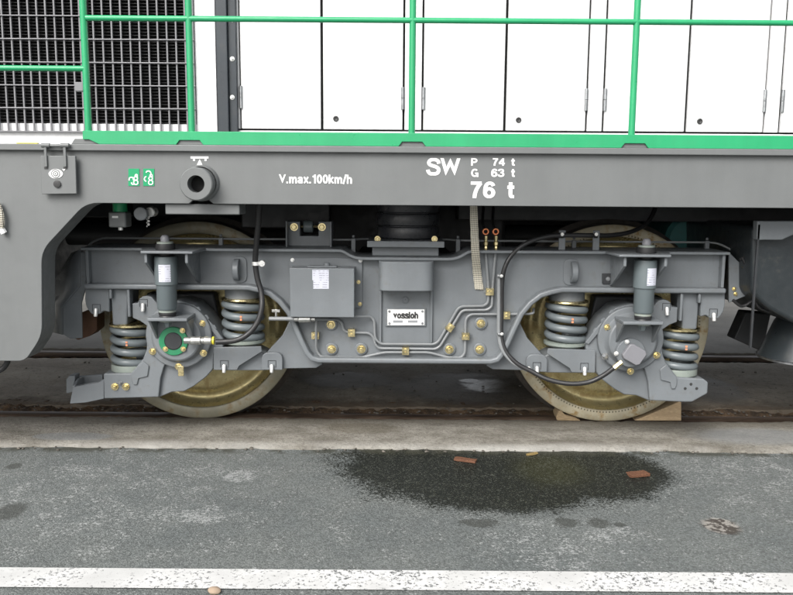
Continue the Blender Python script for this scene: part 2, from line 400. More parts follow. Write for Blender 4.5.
m = M('far_ground'); p = m.pos(); a = m.noise(1.2, 6, .65, p); b = m.noise(30, 4, .65, p)
base = m.mix(m.ramp(a, .3, .7), (.13, .125, .11), (.21, .20, .18)); base = m.mix(m.math('MULTIPLY', m.ramp(b, .5, .7), .5), base, (.13, .12, .10))
m.col(base); m.rough(.9); m.bump(b, .3, .006); FARG = m.m
m = M('soil'); p = m.pos(); a = m.noise(14, 6, .7, p); b = m.noise(60, 4, .7, p)
base = m.mix(m.ramp(a, .35, .65), (.030, .020, .013), (.12, .075, .04)); base = m.mix(m.math('MULTIPLY', m.ramp(b, .55, .7), .6), base, (.22, .15, .08))
m.col(base); m.rough(.9); m.bump(m.math('ADD', a, b), .8, .01); SOIL = m.m
GRIT = paint('grit', (.11, .10, .085), .85, .3, .5)
GRITB = paint('pebble_beige', (.33, .25, .18), .8, .2, .3)
m = M('rail_steel'); p = m.pos(); a = m.noise(18, 5, .65, m.scaled(p, (.2, 1, 1)))
m.col(m.mix(m.ramp(a, .3, .7), (.035, .024, .018), (.10, .07, .05))); m.rough(m.ramp(a, .3, .7, .35, .6)); m.metal(.4); m.bump(a, .2, .003); RAIL = m.m
m = M('line_paint'); p = m.pos(); a = m.noise(75, 5, .75, p); b = m.noise(4, 4, .6, p); c2 = m.noise(200, 3, .6, p)
worn = m.ramp(m.math('ADD', m.math('ADD', a, m.math('MULTIPLY', m.math('SUBTRACT', b, .5), .35)), m.math('MULTIPLY', m.math('SUBTRACT', c2, .5), .25)), .555, .625)
base = m.mix(m.ramp(b, .3, .7), (.46, .46, .45), (.60, .60, .59)); base = m.mix(worn, base, (.10, .105, .105))
m.col(base); m.rough(.7); m.bump(m.math('ADD', m.math('MULTIPLY', worn, -1.0), m.math('MULTIPLY', c2, .4)), .5, .002); LINE = m.m
def wood(name, c1, c2_, sc=(3, 30, 30)):
    m = M(name); tc = m.n('TexCoord').outputs['Object']; v = m.scaled(tc, sc)
    a = m.noise(3, 5, .6, v); b = m.noise(14, 4, .6, v)
    m.col(m.mix(m.ramp(b, .3, .7), m.mix(m.ramp(a, .3, .7), c1, c2_), mul(c1, .75))); m.rough(.8); m.bump(b, .3, .003); return m.m
WOOD = wood('pale_wood', (.46, .335, .20), (.58, .44, .27)); WOODD = wood('weathered_wood', (.25, .18, .10), (.36, .27, .16)); WOODR = wood('red_brown_wood', (.11, .045, .022), (.18, .08, .04)); WOODY = wood('yellow_wood', (.24, .17, .06), (.30, .22, .09))

# ------------------------------------------------------------------ ground
def sheet(name, x0, x1, y0, y1, z, mat, kind='structure', **kw):
    bm = NB(); v = [bm.verts.new(q) for q in ((x0, y0, z), (x1, y0, z), (x1, y1, z), (x0, y1, z))]; bm.faces.new(v)
    return tag(mk(name, bm, mat), kw.get('label'), None, None, kind)
YE = G(400, 447).y
def slab(name, y0, y1, z, mat, jit0=.0, jit1=.0, xr=14, nx=1100, ny=8, rough=.002, drop=.07, label=None, seed=0.0):
    bm = NB(); rows = []
    for i in range(nx + 1):
        x = -xr + 2 * xr * i / nx
        a = y0 + jit0 * (noise.noise((x * 3.1, seed, 0)) * .6 + noise.noise((x * 17, seed + 3, 0)) * .45 + noise.noise((x * 43, seed + 5, 0)) * .25)
        b = y1 + jit1 * (noise.noise((x * 3.3, seed + 7, 0)) * .6 + noise.noise((x * 19, seed + 9, 0)) * .5)
        col = [bm.verts.new((x, a, z - drop))]
        for j in range(ny + 1):
            t = j / ny; y = a + (b - a) * t
            zz = z + rough * noise.noise((x * 4, y * 4, seed)) + rough * .6 * noise.noise((x * 21, y * 21, seed))
            if j in (0, ny): zz -= .006 + .006 * noise.noise((x * 30, seed, j))
            col.append(bm.verts.new((x, y, zz)))
        col.append(bm.verts.new((x, b, z - drop)))
        rows.append(col)
    for c0, c1 in zip(rows, rows[1:]):
        for j in range(len(c0) - 1): bm.faces.new((c0[j], c1[j], c1[j + 1], c0[j + 1]))
    return tag(mk(name, bm, mat, ang=60), label, None, None, 'structure')
sheet('road', -150, 150, -120, YE + .03, -.014, ASPH, label='grey worn asphalt with pale flecks and a dark oil stain')
a0, a1 = G(400, 586.5).y, G(400, 567).y
sheet('road_marking', -60, 60, a0, a1, -.010, LINE, label='long white painted line across the asphalt, chipped and worn')
slab('concrete_strip', YE, 3.955, .004, CONC, .03, .012, ny=14, label='pale rough concrete strip between asphalt and track', seed=1.3)
sheet('track_trench', -150, 150, 3.4, 6.0, -.13, SOIL, label='dark soil bed beneath the rails')
slab('track_slab', 4.20, 5.36, .000, SLAB, .05, .03, ny=40, rough=.005, label='dirty stained concrete slab between the two rails', seed=4.1)
slab('far_pavement', 5.66, 9.0, .004, FARG, .02, .0, ny=20, label='grey concrete paving beyond the far rail', seed=8.3)
sheet('far_ground', -150, 150, 8.98, 300, -.004, FARG, label='pale open ground behind the locomotive')
# rails: worn head, web and foot
def rail(yc, label):
    prof = [(-.036, -.004), (-.030, .0), (.030, .0), (.036, -.006), (.036, -.03), (.010, -.042), (.009, -.11), (.06, -.125), (.06, -.14), (-.06, -.14), (-.06, -.125), (-.009, -.11), (-.010, -.042), (-.036, -.03)]
    bm = NB(); prism_x(bm, [(yc + a, b) for a, b in prof], -60, 60)
    return tag(mk('rail', bm, RAIL), label, 'rail', None)
rail(4.015, 'rusty steel rail beside the pale concrete strip, under the chocked wheel')
rail(5.535, 'dark steel rail on the far side of the stained slab')
# loose soil in the joints
bm = NB()
for (y0, y1, zc, sd_) in ((4.045, 4.27, -.030, 2.0), (5.33, 5.50, -.03, 5.0), (5.57, 5.69, -.02, 9.0)):
    nx, ny = 900, 8; g = []
    for i in range(nx + 1):
        x = -7 + 14 * i / nx; row = []
        for j in range(ny + 1):
            y = y0 + (y1 - y0) * j / ny; e = j / ny
            z = zc + .018 * noise.noise((x * 6, y * 9, sd_)) + .014 * noise.noise((x * 26, y * 26, sd_)) + .007 * noise.noise((x * 70, y * 70, sd_)) + .034 * e * (1 if sd_ == 2.0 else 0) - .010
            row.append(bm.verts.new((x, y, z)))
        g.append(row)
    for i in range(nx):
        for j in range(ny): bm.faces.new((g[i][j], g[i + 1][j], g[i + 1][j + 1], g[i][j + 1]))
tag(mk('soil', bm, SOIL, ang=180), 'brown crumbly soil filling the joint along the rail', 'soil', None, 'stuff')
bm = NB()
rnd = random.Random(3)
for i in range(900):
    x = rnd.uniform(-4, 4); k = rnd.random()
    if k < .6: y, z = rnd.uniform(4.07, 4.26), -.012
    elif k < .8: y, z = rnd.uniform(4.25, 5.2), .002
    else: y, z = YE + rnd.gauss(-.01, .012), -.012
    r = rnd.uniform(.003, .009)
    ret = bmesh.ops.create_icosphere(bm, subdivisions=1, radius=r)
    for v in ret['verts']: v.co = Vector((v.co.x * rnd.uniform(.7, 1.5) + x, v.co.y * rnd.uniform(.7, 1.3) + y, v.co.z * .6 + z + r * .3))
tag(mk('gravel', bm, GRIT), 'loose grit scattered along the concrete joints', 'gravel', None, 'stuff')

# ------------------------------------------------------------------ locomotive body
YS = 3.26                                  # face of the side sill
YH = 3.95                                  # face of the engine hood
XL, XR = -3.9, 3.9
loco = empty('locomotive', (0, 4.78, 0), 'white and green locomotive body above a grey side sill with white lettering', 'locomotive')
hexb = proto(lambda bm: (lathe(bm, [(.0, -.5), (.55, -.5), (.55, 0)], (0, 0, 0), 'Y', 6)))
bolt_me = proto(lambda bm: (cyl(bm, (0, 0, 0), 1.25, -.25, 0, 'Y', 16), lathe(bm, [(0, -1.0), (.75, -1.0), (.9, -.85), (.9, -.25)], (0, 0, 0), 'Y', 6), cyl(bm, (0, 0, 0), .45, -1.5, -1.0, 'Y', 10)))
disc_me = proto(lambda bm: cyl(bm, (0, 0, 0), 1, -.5, 0, 'Y', 20, .1))
def bolt(px, py, Y, rpx, parent, mat=GOLD, name='bolt', ang=None, x=None, z=None):
    v = W(px, py, Y) if x is None else Vector((x, Y, z)); r = L(rpx, Y)
    return place(bolt_me, name, mat, v, parent, (0, random.uniform(0, 1) if ang is None else ang, 0), r)

zt, zl, zb = Z(146.7, YS), Z(153.2, YS), Z(205.3, YS)
zsk = Z(361, YS, 20)
def px_poly(pts, Y): return [(W(a, b, Y).x, W(a, b, Y).z) for a, b in pts]
# sill plate with the skirt and its cut-out
x_n0, x_n1 = X(189, YS, 204), X(213.5, YS, 204)
cut = [(XR, zb), (x_n1, zb), (X(208, YS, 200), zb + .018), (X(194, YS, 200), zb + .018), (x_n0, zb)]
dia = px_poly([(86, 204), (41.5, 251), (42, 336), (25, 361)], YS)
out = [(XL, zt)] + [(XR, zt)] + cut
pl = fillet([(XL, zt), (XR, zt)] + cut + [(dia[0][0], zb)] + dia[1:] + [(dia[3][0], zsk), (XL, zsk)][1:] if False else [(XL, zt), (XR, zt)] + cut + [(dia[0][0], zb), dia[1], dia[2], (dia[3][0], zsk), (XL, zsk)],
            [0, 0, 0, 0, 0, 0, 0, .05, .05, .05, .03, 0])
bm = NB(); prism(bm, pl, YS, YS + .014); sill = mk('side_sill', bm, SILL, loco, .002)
k0 = 7
bm = NB(); edge = [(XR, zb)] + [(x_n1, zb)]; strip(bm, [(x_n1, zb + .0005), (XR, zb + .0005)], .012, YS + .0145, YS + .16, 1); mk('sill_flange', bm, SILL, loco)
bm = NB(); ed = pl[k0 - 1:-1]; strip(bm, ed, .012, YS + .0145, YS + .13, -1); mk('skirt_flange', bm, SILL, loco)
bm = NB(); box(bm, XL, XR, YS - .022, YS + .75, zl, zt); footp = mk('footplate', bm, SILL, loco, .003)
# dark underframe above the bogie
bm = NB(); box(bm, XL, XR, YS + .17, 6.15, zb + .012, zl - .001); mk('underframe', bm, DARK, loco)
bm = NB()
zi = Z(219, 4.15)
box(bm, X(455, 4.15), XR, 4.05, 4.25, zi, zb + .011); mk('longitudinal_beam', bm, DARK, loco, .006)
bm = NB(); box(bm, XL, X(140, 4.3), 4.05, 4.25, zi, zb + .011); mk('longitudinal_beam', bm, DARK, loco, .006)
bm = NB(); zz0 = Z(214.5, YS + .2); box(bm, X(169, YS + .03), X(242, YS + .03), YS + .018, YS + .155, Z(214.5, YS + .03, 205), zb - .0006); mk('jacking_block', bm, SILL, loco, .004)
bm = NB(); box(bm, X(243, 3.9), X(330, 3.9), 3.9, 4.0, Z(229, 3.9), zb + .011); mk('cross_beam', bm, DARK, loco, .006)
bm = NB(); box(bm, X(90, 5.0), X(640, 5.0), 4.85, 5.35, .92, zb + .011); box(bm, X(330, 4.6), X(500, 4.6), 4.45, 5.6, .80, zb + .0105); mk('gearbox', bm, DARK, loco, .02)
bm = NB(); box(bm, XL, X(76, 4.9), 4.6, 5.4, .60, zb + .011); mk('dark_backdrop', bm, DARK, loco, .02)  # plain dark box added to block the bright ground behind the left end
bm = NB(); cyl(bm, (X(60, 4.6), 4.78, .88), .07, 0, 3.2, 'X', 24); mk('drive_shaft', bm, DARK, loco)
# jacking socket ring
bm = NB(); c = W(200.5, 184, YS); r1, r0 = L(15.8, YS), L(8.2, YS)
lathe(bm, [(r0, 0), (r1 - .004, 0), (r1, .004), (r1, .10), (r0, .10), (r0, 0)], (c.x, YS - .075, c.z), 'Y', 40, False)
mk('jacking_socket', bm, SILL, loco)
bm = NB(); cyl(bm, (c.x, YS - .012, c.z), r0 * 1.2, 0, .011, 'Y', 24); mk('socket_shade', bm, BLACK, loco)  # black disc paints the deep shade inside the socket bore
bm = NB(); lathe(bm, [(r1 * 1.0, -.02), (r1 * 1.12, -.006), (r1 * 1.12, .004), (r1 * 1.0, .004)], (c.x + .004, YS, c.z + .004), 'Y', 40, False); mk('weld_collar', bm, SILL, loco)
# jack symbol
bm = NB(); YP = YS - .0015
prism(bm, px_poly([(190.5, 156.5), (208.5, 156.5), (208.5, 158.6), (190.5, 158.6)], YP), YP, YP + .001)
prism(bm, px_poly([(199.6, 159.2), (202.8, 165.6), (196.6, 165.6)], YP), YP, YP + .001)
for q in (193, 204.5): prism(bm, px_poly([(q, 158.7), (q + 2, 158.7), (q + 2, 161), (q, 161)], YP), YP, YP + .001)
mk('jack_symbol', bm, PRINT, loco)
# lettering
def ell_pts(cx, cy, rx, ry, a0=90, a1=450, n=20): return [(cx + rx * math.cos(R(a0 + (a1 - a0) * i / n)), cy + ry * math.sin(R(a0 + (a1 - a0) * i / n))) for i in range(n + 1)]
def sm(*p): return [(q.x, q.y) for q in smooth([(a, b, 0) for a, b in p], 6)]
S_ = sm((.66, .68), (.62, .82), (.50, .90), (.36, .915), (.20, .88), (.12, .75), (.17, .63), (.32, .56), (.48, .51), (.62, .42), (.655, .28), (.58, .14), (.40, .085), (.20, .11), (.10, .22), (.07, .33))
GLYPH = {
    'V': (.72, [[(.06, 1.04), (.36, .20), (.66, 1.04)]]), 'W': (1.0, [[(.05, 1.04), (.27, .22), (.50, .82), (.73, .22), (.95, 1.04)]]),
    'S': (.72, [S_]), 's': (.54, [[(x * .74, y * .74) for x, y in S_]]),
    'P': (.66, [[(.10, 0), (.10, 1)], [(.10, .91), (.36, .91)] + ell_pts(.36, .685, .22, .225, 90, -90, 12) + [(.10, .46)]]),
    'G': (.78, [ell_pts(.40, .5, .31, .41, 42, 325, 24), [(.70, .0), (.70, .46)], [(.78, .44), (.44, .44)]]),
    '7': (.58, [[(.03, .905), (.57, .905)], sm((.52, .90), (.36, .62), (.26, .32), (.22, 0))]),
    '4': (.62, [[(.44, 0), (.44, 1)], [(.44, .98), (.07, .33)], [(.03, .29), (.62, .29)]]),
    '6': (.60, [ell_pts(.31, .33, .205, .24), sm((.105, .34), (.11, .56), (.17, .80), (.31, .91), (.45, .86), (.52, .74))]),
    '3': (.58, [sm((.07, .72), (.13, .86), (.29, .91), (.44, .85), (.47, .71), (.40, .58), (.24, .54)), sm((.24, .54), (.42, .50), (.51, .33), (.46, .15), (.29, .09), (.12, .14), (.05, .30))]),
    't': (.40, [[(.19, .95)] + sm((.19, .7), (.19, .24), (.24, .10), (.38, .09)), [(.02, .66), (.38, .66)]]),
    'm': (.90, [[(.09, 0), (.09, .73)]] + [sm((.09 + k, .42), (.12 + k, .57), (.25 + k, .65), (.38 + k, .58), (.41 + k, .42)) + [(.41 + k, .0)] for k in (0, .36)]),
    'h': (.58, [[(.09, 0), (.09, 1)], sm((.09, .42), (.13, .57), (.28, .65), (.43, .58), (.47, .42)) + [(.47, .0)]]),
    'a': (.58, [sm((.08, .50), (.14, .62), (.28, .655), (.42, .60), (.45, .47)) + [(.45, .2)] + sm((.45, .18), (.47, .06), (.54, .03)), sm((.45, .40), (.27, .37), (.11, .30), (.10, .16), (.20, .085), (.34, .11), (.45, .25))]),
    'x': (.56, [[(.06, .73), (.50, 0)], [(.50, .73), (.06, 0)]]), '1': (.46, [[(.33, 0), (.33, 1)], sm((.33, .92), (.24, .80), (.06, .76))]),
    '0': (.60, [ell_pts(.30, .5, .205, .41)]), 'k': (.58, [[(.09, 0), (.09, 1)], [(.50, .73), (.10, .30)], [(.22, .42), (.50, 0)]]),
    '/': (.36, [[(.02, -.03), (.32, 1.03)]]), '.': (.26, [[(.10, 0), (.10, .19)]]), 'v': (.56, [[(.05, .76), (.28, .18), (.51, .76)]]), 'o': (.60, [ell_pts(.30, .365, .205, .285)]), 'l': (.22, [[(.10, 0), (.10, 1)]])}
def text(s, x0, y0, x1, y1, Y, mat, parent, wt=.19, name='lettering', sp=.06):
    bm = NB(); cur = 0.0; quads = []; lay = 0
    A, B = W(x0, y1, Y), W(x1, y0, Y); zA = W((x0 + x1) / 2, y1, Y).z; zB = W((x0 + x1) / 2, y0, Y).z
    polys = []; mxx = 0
    for ch in s:
        wd, strokes = GLYPH[ch]
        for st in strokes:
            P = [Vector(p) for p in st]; Lf, Rt = [], []
            closed = (P[0] - P[-1]).length < 1e-4
            for i in range(len(P)):
                t1 = (P[i] - P[i - 1]).normalized() if i > 0 else ((P[-1] - P[-2]).normalized() if closed else None)
                t2 = (P[i + 1] - P[i]).normalized() if i < len(P) - 1 else ((P[1] - P[0]).normalized() if closed else None)
                t1 = t1 or t2; t2 = t2 or t1
                n1, n2 = Vector((-t1.y, t1.x)), Vector((-t2.y, t2.x)); mm = (n1 + n2).normalized(); k = wt / 2 / max(.35, mm.dot(n1))
                Lf.append(P[i] + mm * k); Rt.append(P[i] - mm * k)
            cl = lambda q: (q.x + cur, min(1, max(0, q.y)) if ch not in '/' else q.y)
            polys.append(([cl(q) for q in Lf], [cl(q) for q in Rt]))
        cur += wd + sp
    xs_ = [q[0] for l, r in polys for q in l + r]; x_0, x_1 = min(xs_), max(xs_)
    for k, (l, r) in enumerate(polys):
        yy = Y - .0006 - .00012 * (k % 5)
        f = lambda q: bm.verts.new((A.x + (q[0] - x_0) / (x_1 - x_0) * (B.x - A.x), yy, zA + q[1] * (zB - zA)))
        vl, vr = [f(q) for q in l], [f(q) for q in r]
        for i in range(len(vl) - 1): bm.faces.new((vl[i], vl[i + 1], vr[i + 1], vr[i]))
    for fc in bm.faces:
        fc.normal_update()
        if fc.normal.y > 0: fc.normal_flip()
    return mk(name, bm, mat, parent, recalc=False)
text('V.max.100km/h', 279, 174.6, 352, 183.6, YS - .001, PRINT, loco)
text('SW', 426, 158.2, 460.5, 175.6, YS - .001, PRINT, loco, .195)
text('P', 471, 158.2, 477.5, 165.8, YS - .001, PRINT, loco, .19); text('74', 492.5, 158.2, 505, 165.8, YS - .001, PRINT, loco, .19); text('t', 511, 158.2, 515, 165.8, YS - .001, PRINT, loco, .19)
text('G', 471, 168.8, 478.5, 177, YS - .001, PRINT, loco, .19); text('63', 491, 168.8, 504.5, 177, YS - .001, PRINT, loco, .19); text('t', 511, 168.8, 515, 177, YS - .001, PRINT, loco, .19)
text('76', 470.5, 181.6, 495.5, 198.2, YS - .001, PRINT, loco, .195); text('t', 507, 181.6, 514.5, 198.2, YS - .001, PRINT, loco, .195)
# two green stickers
for (sx, flip) in ((128.3, 0), (143.2, 1)):
    bm = NB(); prism(bm, px_poly([(sx, 168.7), (sx + 11, 168.7), (sx + 11, 186), (sx, 186)], YS - .002), YS - .002, YS - .001)
    st_ = mk('green_sticker', bm, STICK, loco)
    bm = NB(); Yq = YS - .0035
    def arc(cx, cy, r, a0_, a1_, wd=.55):
        pts = [W(cx + r * math.cos(R(a0_ + (a1_ - a0_) * i / 12)), cy + r * math.sin(R(a0_ + (a1_ - a0_) * i / 12)), Yq) for i in range(13)]
        sweep(bm, pts, L(wd, Yq), 4, .2)
    arc(sx + 7.5, 182.5, 2.2, 0, 350); arc(sx + 7.5, 178.5, 1.8, 0, 350); arc(sx + 8, 175.8, 1.2, 0, 350)
    if flip: arc(sx + 5.2, 173.5, 2.5, -160, 60); arc(sx + 3.6, 179, 2.4, 100, 260)
    else: arc(sx + 3, 179.5, 2.2, 150, 380); arc(sx + 4.6, 183, 1.4, 0, 200)
    mk('sticker_print', bm, PRINT, st_)
# hinged cover flap with eye print
YF = YS - .03
fl_ = px_poly([(40.5, 155.8), (75.2, 155.8), (76.6, 193.8), (41.5, 194.2)], YF)
bm = NB(); prism(bm, fl_, YF, YF + .012); flap = mk('cover_flap', bm, SILL, loco, .002)
for q in (46.2, 65.4):
    bm = NB(); a = W(q - 1.9, 144.5, YF); b = W(q + 1.9, 167, YF); box(bm, a.x, b.x, YF - .008, YF - .0005, b.z, a.z); mk('hinge_strap', bm, SILL, flap, .002)
    bm = NB(); v = W(q, 145.5, YF); cyl(bm, (v.x, YF - .004, v.z), .009, -.016, .016, 'X', 12); mk('hinge_knuckle', bm, SILL, flap)
    bm = NB(); v = W(q, 167.6, YF); box(bm, v.x - .007, v.x + .007, YF - .003, YF - .0002, v.z - .005, v.z + .003); mk('strap_slot', bm, PRINTD, flap)
bm = NB(); a, b = W(46, 145.5, YF), W(70, 145.5, YF); cyl(bm, (a.x, YF - .004, a.z), .005, 0, b.x - a.x, 'X', 10); mk('hinge_pin', bm, SILL, flap)
bm = NB(); Ye_ = YF - .002
def lens(cx, cy, w_, h_): return [(cx + w_ * math.cos(t), cy + h_ * (abs(math.sin(t)) ** 1.25) * (1 if math.sin(t) > 0 else -1)) for t in [2 * math.pi * i / 28 for i in range(28)]]
prism(bm, px_poly(lens(55.7, 173.8, 7.2, 4.8), Ye_), Ye_, Ye_ + .001); eye = mk('eye_print', bm, PRINT, flap)
for k, (rr, mt) in enumerate(((4.4, SILL), (3.4, PRINT), (2.6, SILL), (1.5, PRINT), (.8, SILL))):
    bm = NB(); v = W(55.7, 173.8, Ye_); cyl(bm, (v.x, Ye_ - .0006 * (k + 1), v.z), L(rr, Ye_), 0, .0008, 'Y', 24); mk('eye_ring', bm, mt, flap)
bm = NB(); prism(bm, px_poly([(62, 169), (65.6, 169), (63.8, 171)], Ye_), Ye_, Ye_ + .001); mk('arrow_print', bm, PRINT, flap)
bm = NB(); v = W(57.5, 184, YF); lathe(bm, [(.0, .004), (.010, .003), (.0145, -.001), (.0145, -.004), (.010, -.005)], (v.x, YF - .002, v.z), 'Y', 20); mk('latch_hole', bm, PRINTD, flap)
# wing-like hose end and black hose on the skirt at the picture's left border
bm = NB(); sweep(bm, smooth([W(-3, 203, YS - .02), W(1, 215, YS - .025), W(1.5, 228, YS - .02)]), .012, 8); hb = mk('braided_hose', bm, BRAID, loco)
bm = NB(); sweep(bm, [W(1, 228, YS - .02), W(4, 233, YS - .015)], .013, 8); mk('hose_tip', bm, PRINT, hb)
bm = NB(); sweep(bm, smooth([W(-60, 350, YS + .1), W(-20, 372, YS + .1), W(2, 369, YS + .1), W(10, 355, YS + .12)]), .012, 10); mk('brake_hose', bm, RUBB, loco)
# filter with green cap, and capped test connector with chain, under the sill
YV = YS + .19
bm = NB(); a, b = W(108, 212, YV), W(126, 227.5, YV); box(bm, a.x, b.x, YV, YV + .08, b.z, a.z); fb = mk('filter_body', bm, SILL, loco, .006)
bm = NB(); v = W(117, 212, YV); cyl(bm, (v.x, YV + .04, v.z), L(7, YV), .0, .05, 'Z', 20); mk('filter_cap', bm, GREEN, fb)
bm = NB(); v = W(119, 229, YV); cyl(bm, (v.x, YV + .02, v.z), .010, -.006, .006, 'Z', 8); mk('drain_nut', bm, SILV, fb)
bm = NB(); prism(bm, px_poly([(112, 216), (118, 216), (118, 218), (112, 218)], YV - .002), YV - .002, YV - .0005); mk('print', bm, PRINT, fb)
bm = NB(); v = W(142.5, 213.5, YV); cyl(bm, (v.x, YV - .03, v.z), L(6.6, YV), 0, .03, 'Y', 24, .003); tc_ = mk('test_connector_cap', bm, GREY, loco)
bm = NB(); v = W(149.5, 212, YV + .02); cyl(bm, (v.x, YV + .02, v.z), L(5, YV), 0, .06, 'Y', 14, .004); cyl(bm, (v.x - .02, YV, v.z), .016, 0, .05, 'Y', 14); mk('connector_body', bm, SILV, tc_)
for i in range(7):
    v = W(147 + (i % 2) * 1.6, 216 + i * 1.7, YV - .01)
    bm = NB(); lathe(bm, [(.0035 + .0012 * math.cos(t), .0012 * math.sin(t)) for t in [2 * math.pi * k / 6 for k in range(7)]], v, 'Y' if i % 2 else 'X', 10, False); mk('chain_link', bm, SILV, tc_)

# --- hood
zf = zt
ZTOP = 3.35
bm = NB(); box(bm, X(237, YH), XR, YH + .021, YH + .06, zf, ZTOP - .05); mk('hood_backing', bm, BLACK, loco)
bm = NB(); prism_x(bm, fillet([(YH + .062, zf), (YH + .062, ZTOP), (5.6, ZTOP), (5.6, zf)], [0, .15, .15, 0]), XL, XR); mk('hood_core', bm, WHITE, loco)
dz = Z(130, YH)
def panel(px0, px1, z0, z1, name='hood_panel', y=YH, th=.02, x0=None, x1=None, bev=.002):
    bm = NB(); box(bm, X(px0, y, 110) if x0 is None else x0, X(px1, y, 110) if x1 is None else x1, y, y + th, z0, z1); return mk(name, bm, WHITE, loco, bev)
doors = [(241, 321.3), (323, 403), (423, 504), (505.7, 586), (604, 685.3), (687, 764), (781, 862), (863.7, 945), (962, 1043), (1044.7, 1126)]
doors = [(a + .45, b - .45) for a, b in doors]
panel(237, 240, dz + .001, ZTOP - .06); 
bm = NB(); box(bm, X(237, YH, 110), XR, YH - .002, YH + .02, zf + .001, dz - .008); mk('hood_base', bm, WHITE, loco, .002)
for a, b in ((404.6, 421.4), (587.6, 602.4), (765.6, 779.4), (946.6, 960.4)): panel(a, b, dz + .001, ZTOP - .06)
hing = proto(lambda bm: (cyl(bm, (0, 0, 0), .0085, -.052, -.001, 'Z', 12), cyl(bm, (0, 0, 0), .0085, .001, .052, 'Z', 12)))
for i, (a, b) in enumerate(doors):
    bm = NB(); x0, x1 = X(a, YH, 110), X(b, YH, 110)
    bmv = box(bm, x0, x1, YH - .004, YH + .016, dz + .001, ZTOP - .06)
    d = mk('door', bm, WHITE, loco, .003)
    hx = x0 if i % 2 == 0 else x1
    for hzp in (98.5, -80, -260): place(hing, 'hinge', STEEL, (hx, YH - .006, Z(hzp, YH)), d)
    if i in (1, 3, 5, 7): 
        bm = NB(); v = Vector((x0 + L(12.5, YH, 1.5), YH - .005, Z(119.3, YH))); lathe(bm, [(.0135, .0), (.0135, -.003), (.010, -.004), (.004, -.001), (0, -.001)], v, 'Y', 18); mk('lock', bm, PRINTD, d)
# dark column left of the doors
bm = NB(); YC = YH - .05
box(bm, X(217.5, YC, 110), X(228.5, YC, 110), YC, YH + .06, zf + .001, ZTOP - .1); cm = mk('dark_column', bm, COLM, loco, .003)
bm = NB(); box(bm, X(228.5, YC, 110) + .0005, X(236.5, YC, 110), YC + .02, YH + .06, zf + .001, ZTOP - .1); mk('column_strip', bm, COLM, cm, .002)
for py in (59, 97.5, 20, -20): bolt(232.3, py, YC + .02, 1.8, cm, SILV, 'bolt')
panel(196.5, 217, zf + .001, ZTOP - .06)
# radiator grille
zg0, zg1 = Z(133.6, YH), Z(126, YH)
def grille(xa, xb, vis):
    YG = YH - .01
    bm = NB(); box(bm, xa, xb, YH + .03, YH + .05, zf + .002, ZTOP - .06); g = mk('radiator_grille', bm, BLACK, loco)
    bm = NB(); box(bm, xa, xb, YH + .002, YH + .028, zf + .001, zg1); mk('grille_sill', bm, WHITE, g, .002)
    bm = NB(); z = zg1 + .008
    while z < ZTOP - .08:
        prism_x(bm, [(YH + .004, z - .004), (YH + .026, z + .004), (YH + .026, z + .0055), (YH + .004, z - .0025)], xa + .003, xb - .003); z += .0146
    tag(mk('cooling_fin', bm, FIN, g), None, None, None, 'stuff')
    n = int((xb - xa) / L(8.55, YH, 1.5)); stp = (xb - xa) / n
    bar = proto(lambda bm: box(bm, -.0034, .0034, -.005, .005, 0, ZTOP - .07 - zg0))
    for k in range(n + 1): place(bar, 'vertical_bar', BARM, (min(max(xa + k * stp, xa + .006), xb - .006), YG, zg0), g)
    rod = proto(lambda bm: cyl(bm, (0, 0, 0), .0032, 0, xb - xa, 'X', 8))
    sp = L(22.1, YH, 1.5); z = zg0
    k = 0
    while z + k * sp < ZTOP - .1:
        if k != 0: place(rod, 'horizontal_rod', BARM, (xa, YG - .010, z + k * sp), g)
        k += 1
    bm = NB(); box(bm, xa, xb, YG - .012, YG + .012, zg0 - .006, zg0 - .0005); mk('grille_edge', bm, BARM, g)
grille(X(-350, YH, 60), X(83.5, YH, 60), 1); grille(X(86.5, YH, 60), X(195.5, YH, 60), 1)

# --- handrail
YR = YS + .01
hr = empty('handrail', (0, YR, zt), None, None); hr.parent = loco; hr.location = Vector((0, YR, zt)) - WL[loco]
ztb, zbb = Z(133.2, YR), zt + .0007
rr = L(3.0, YR, 1.5)
zr1 = Z(20.5, YR); zr2 = Z(68.5, YR, 40)
posts = [86.3, 190.5, 412.2, 634, 862]
for i, q in enumerate(posts):
    x = X(q, YR, 80); bm = NB(); cyl(bm, (x, YR, 0), rr * 1.12, zbb + .021, 2.55, 'Z', 16); mk('post', bm, GREEN, hr)
def hrail(xa, xb, z, name='rail_tube'):
    bm = NB(); cyl(bm, (xa, YR - .002, z), rr * .95, 0, xb - xa, 'X', 16); mk(name, bm, GREEN, hr)
hrail(X(86.3, YR, 20), XR, zr1); hrail(X(86.3, YR, 20), XR, 2.53); hrail(XL, X(86.3, YR, 68), zr2); hrail(XL, X(86.3, YR, 68), 2.3)
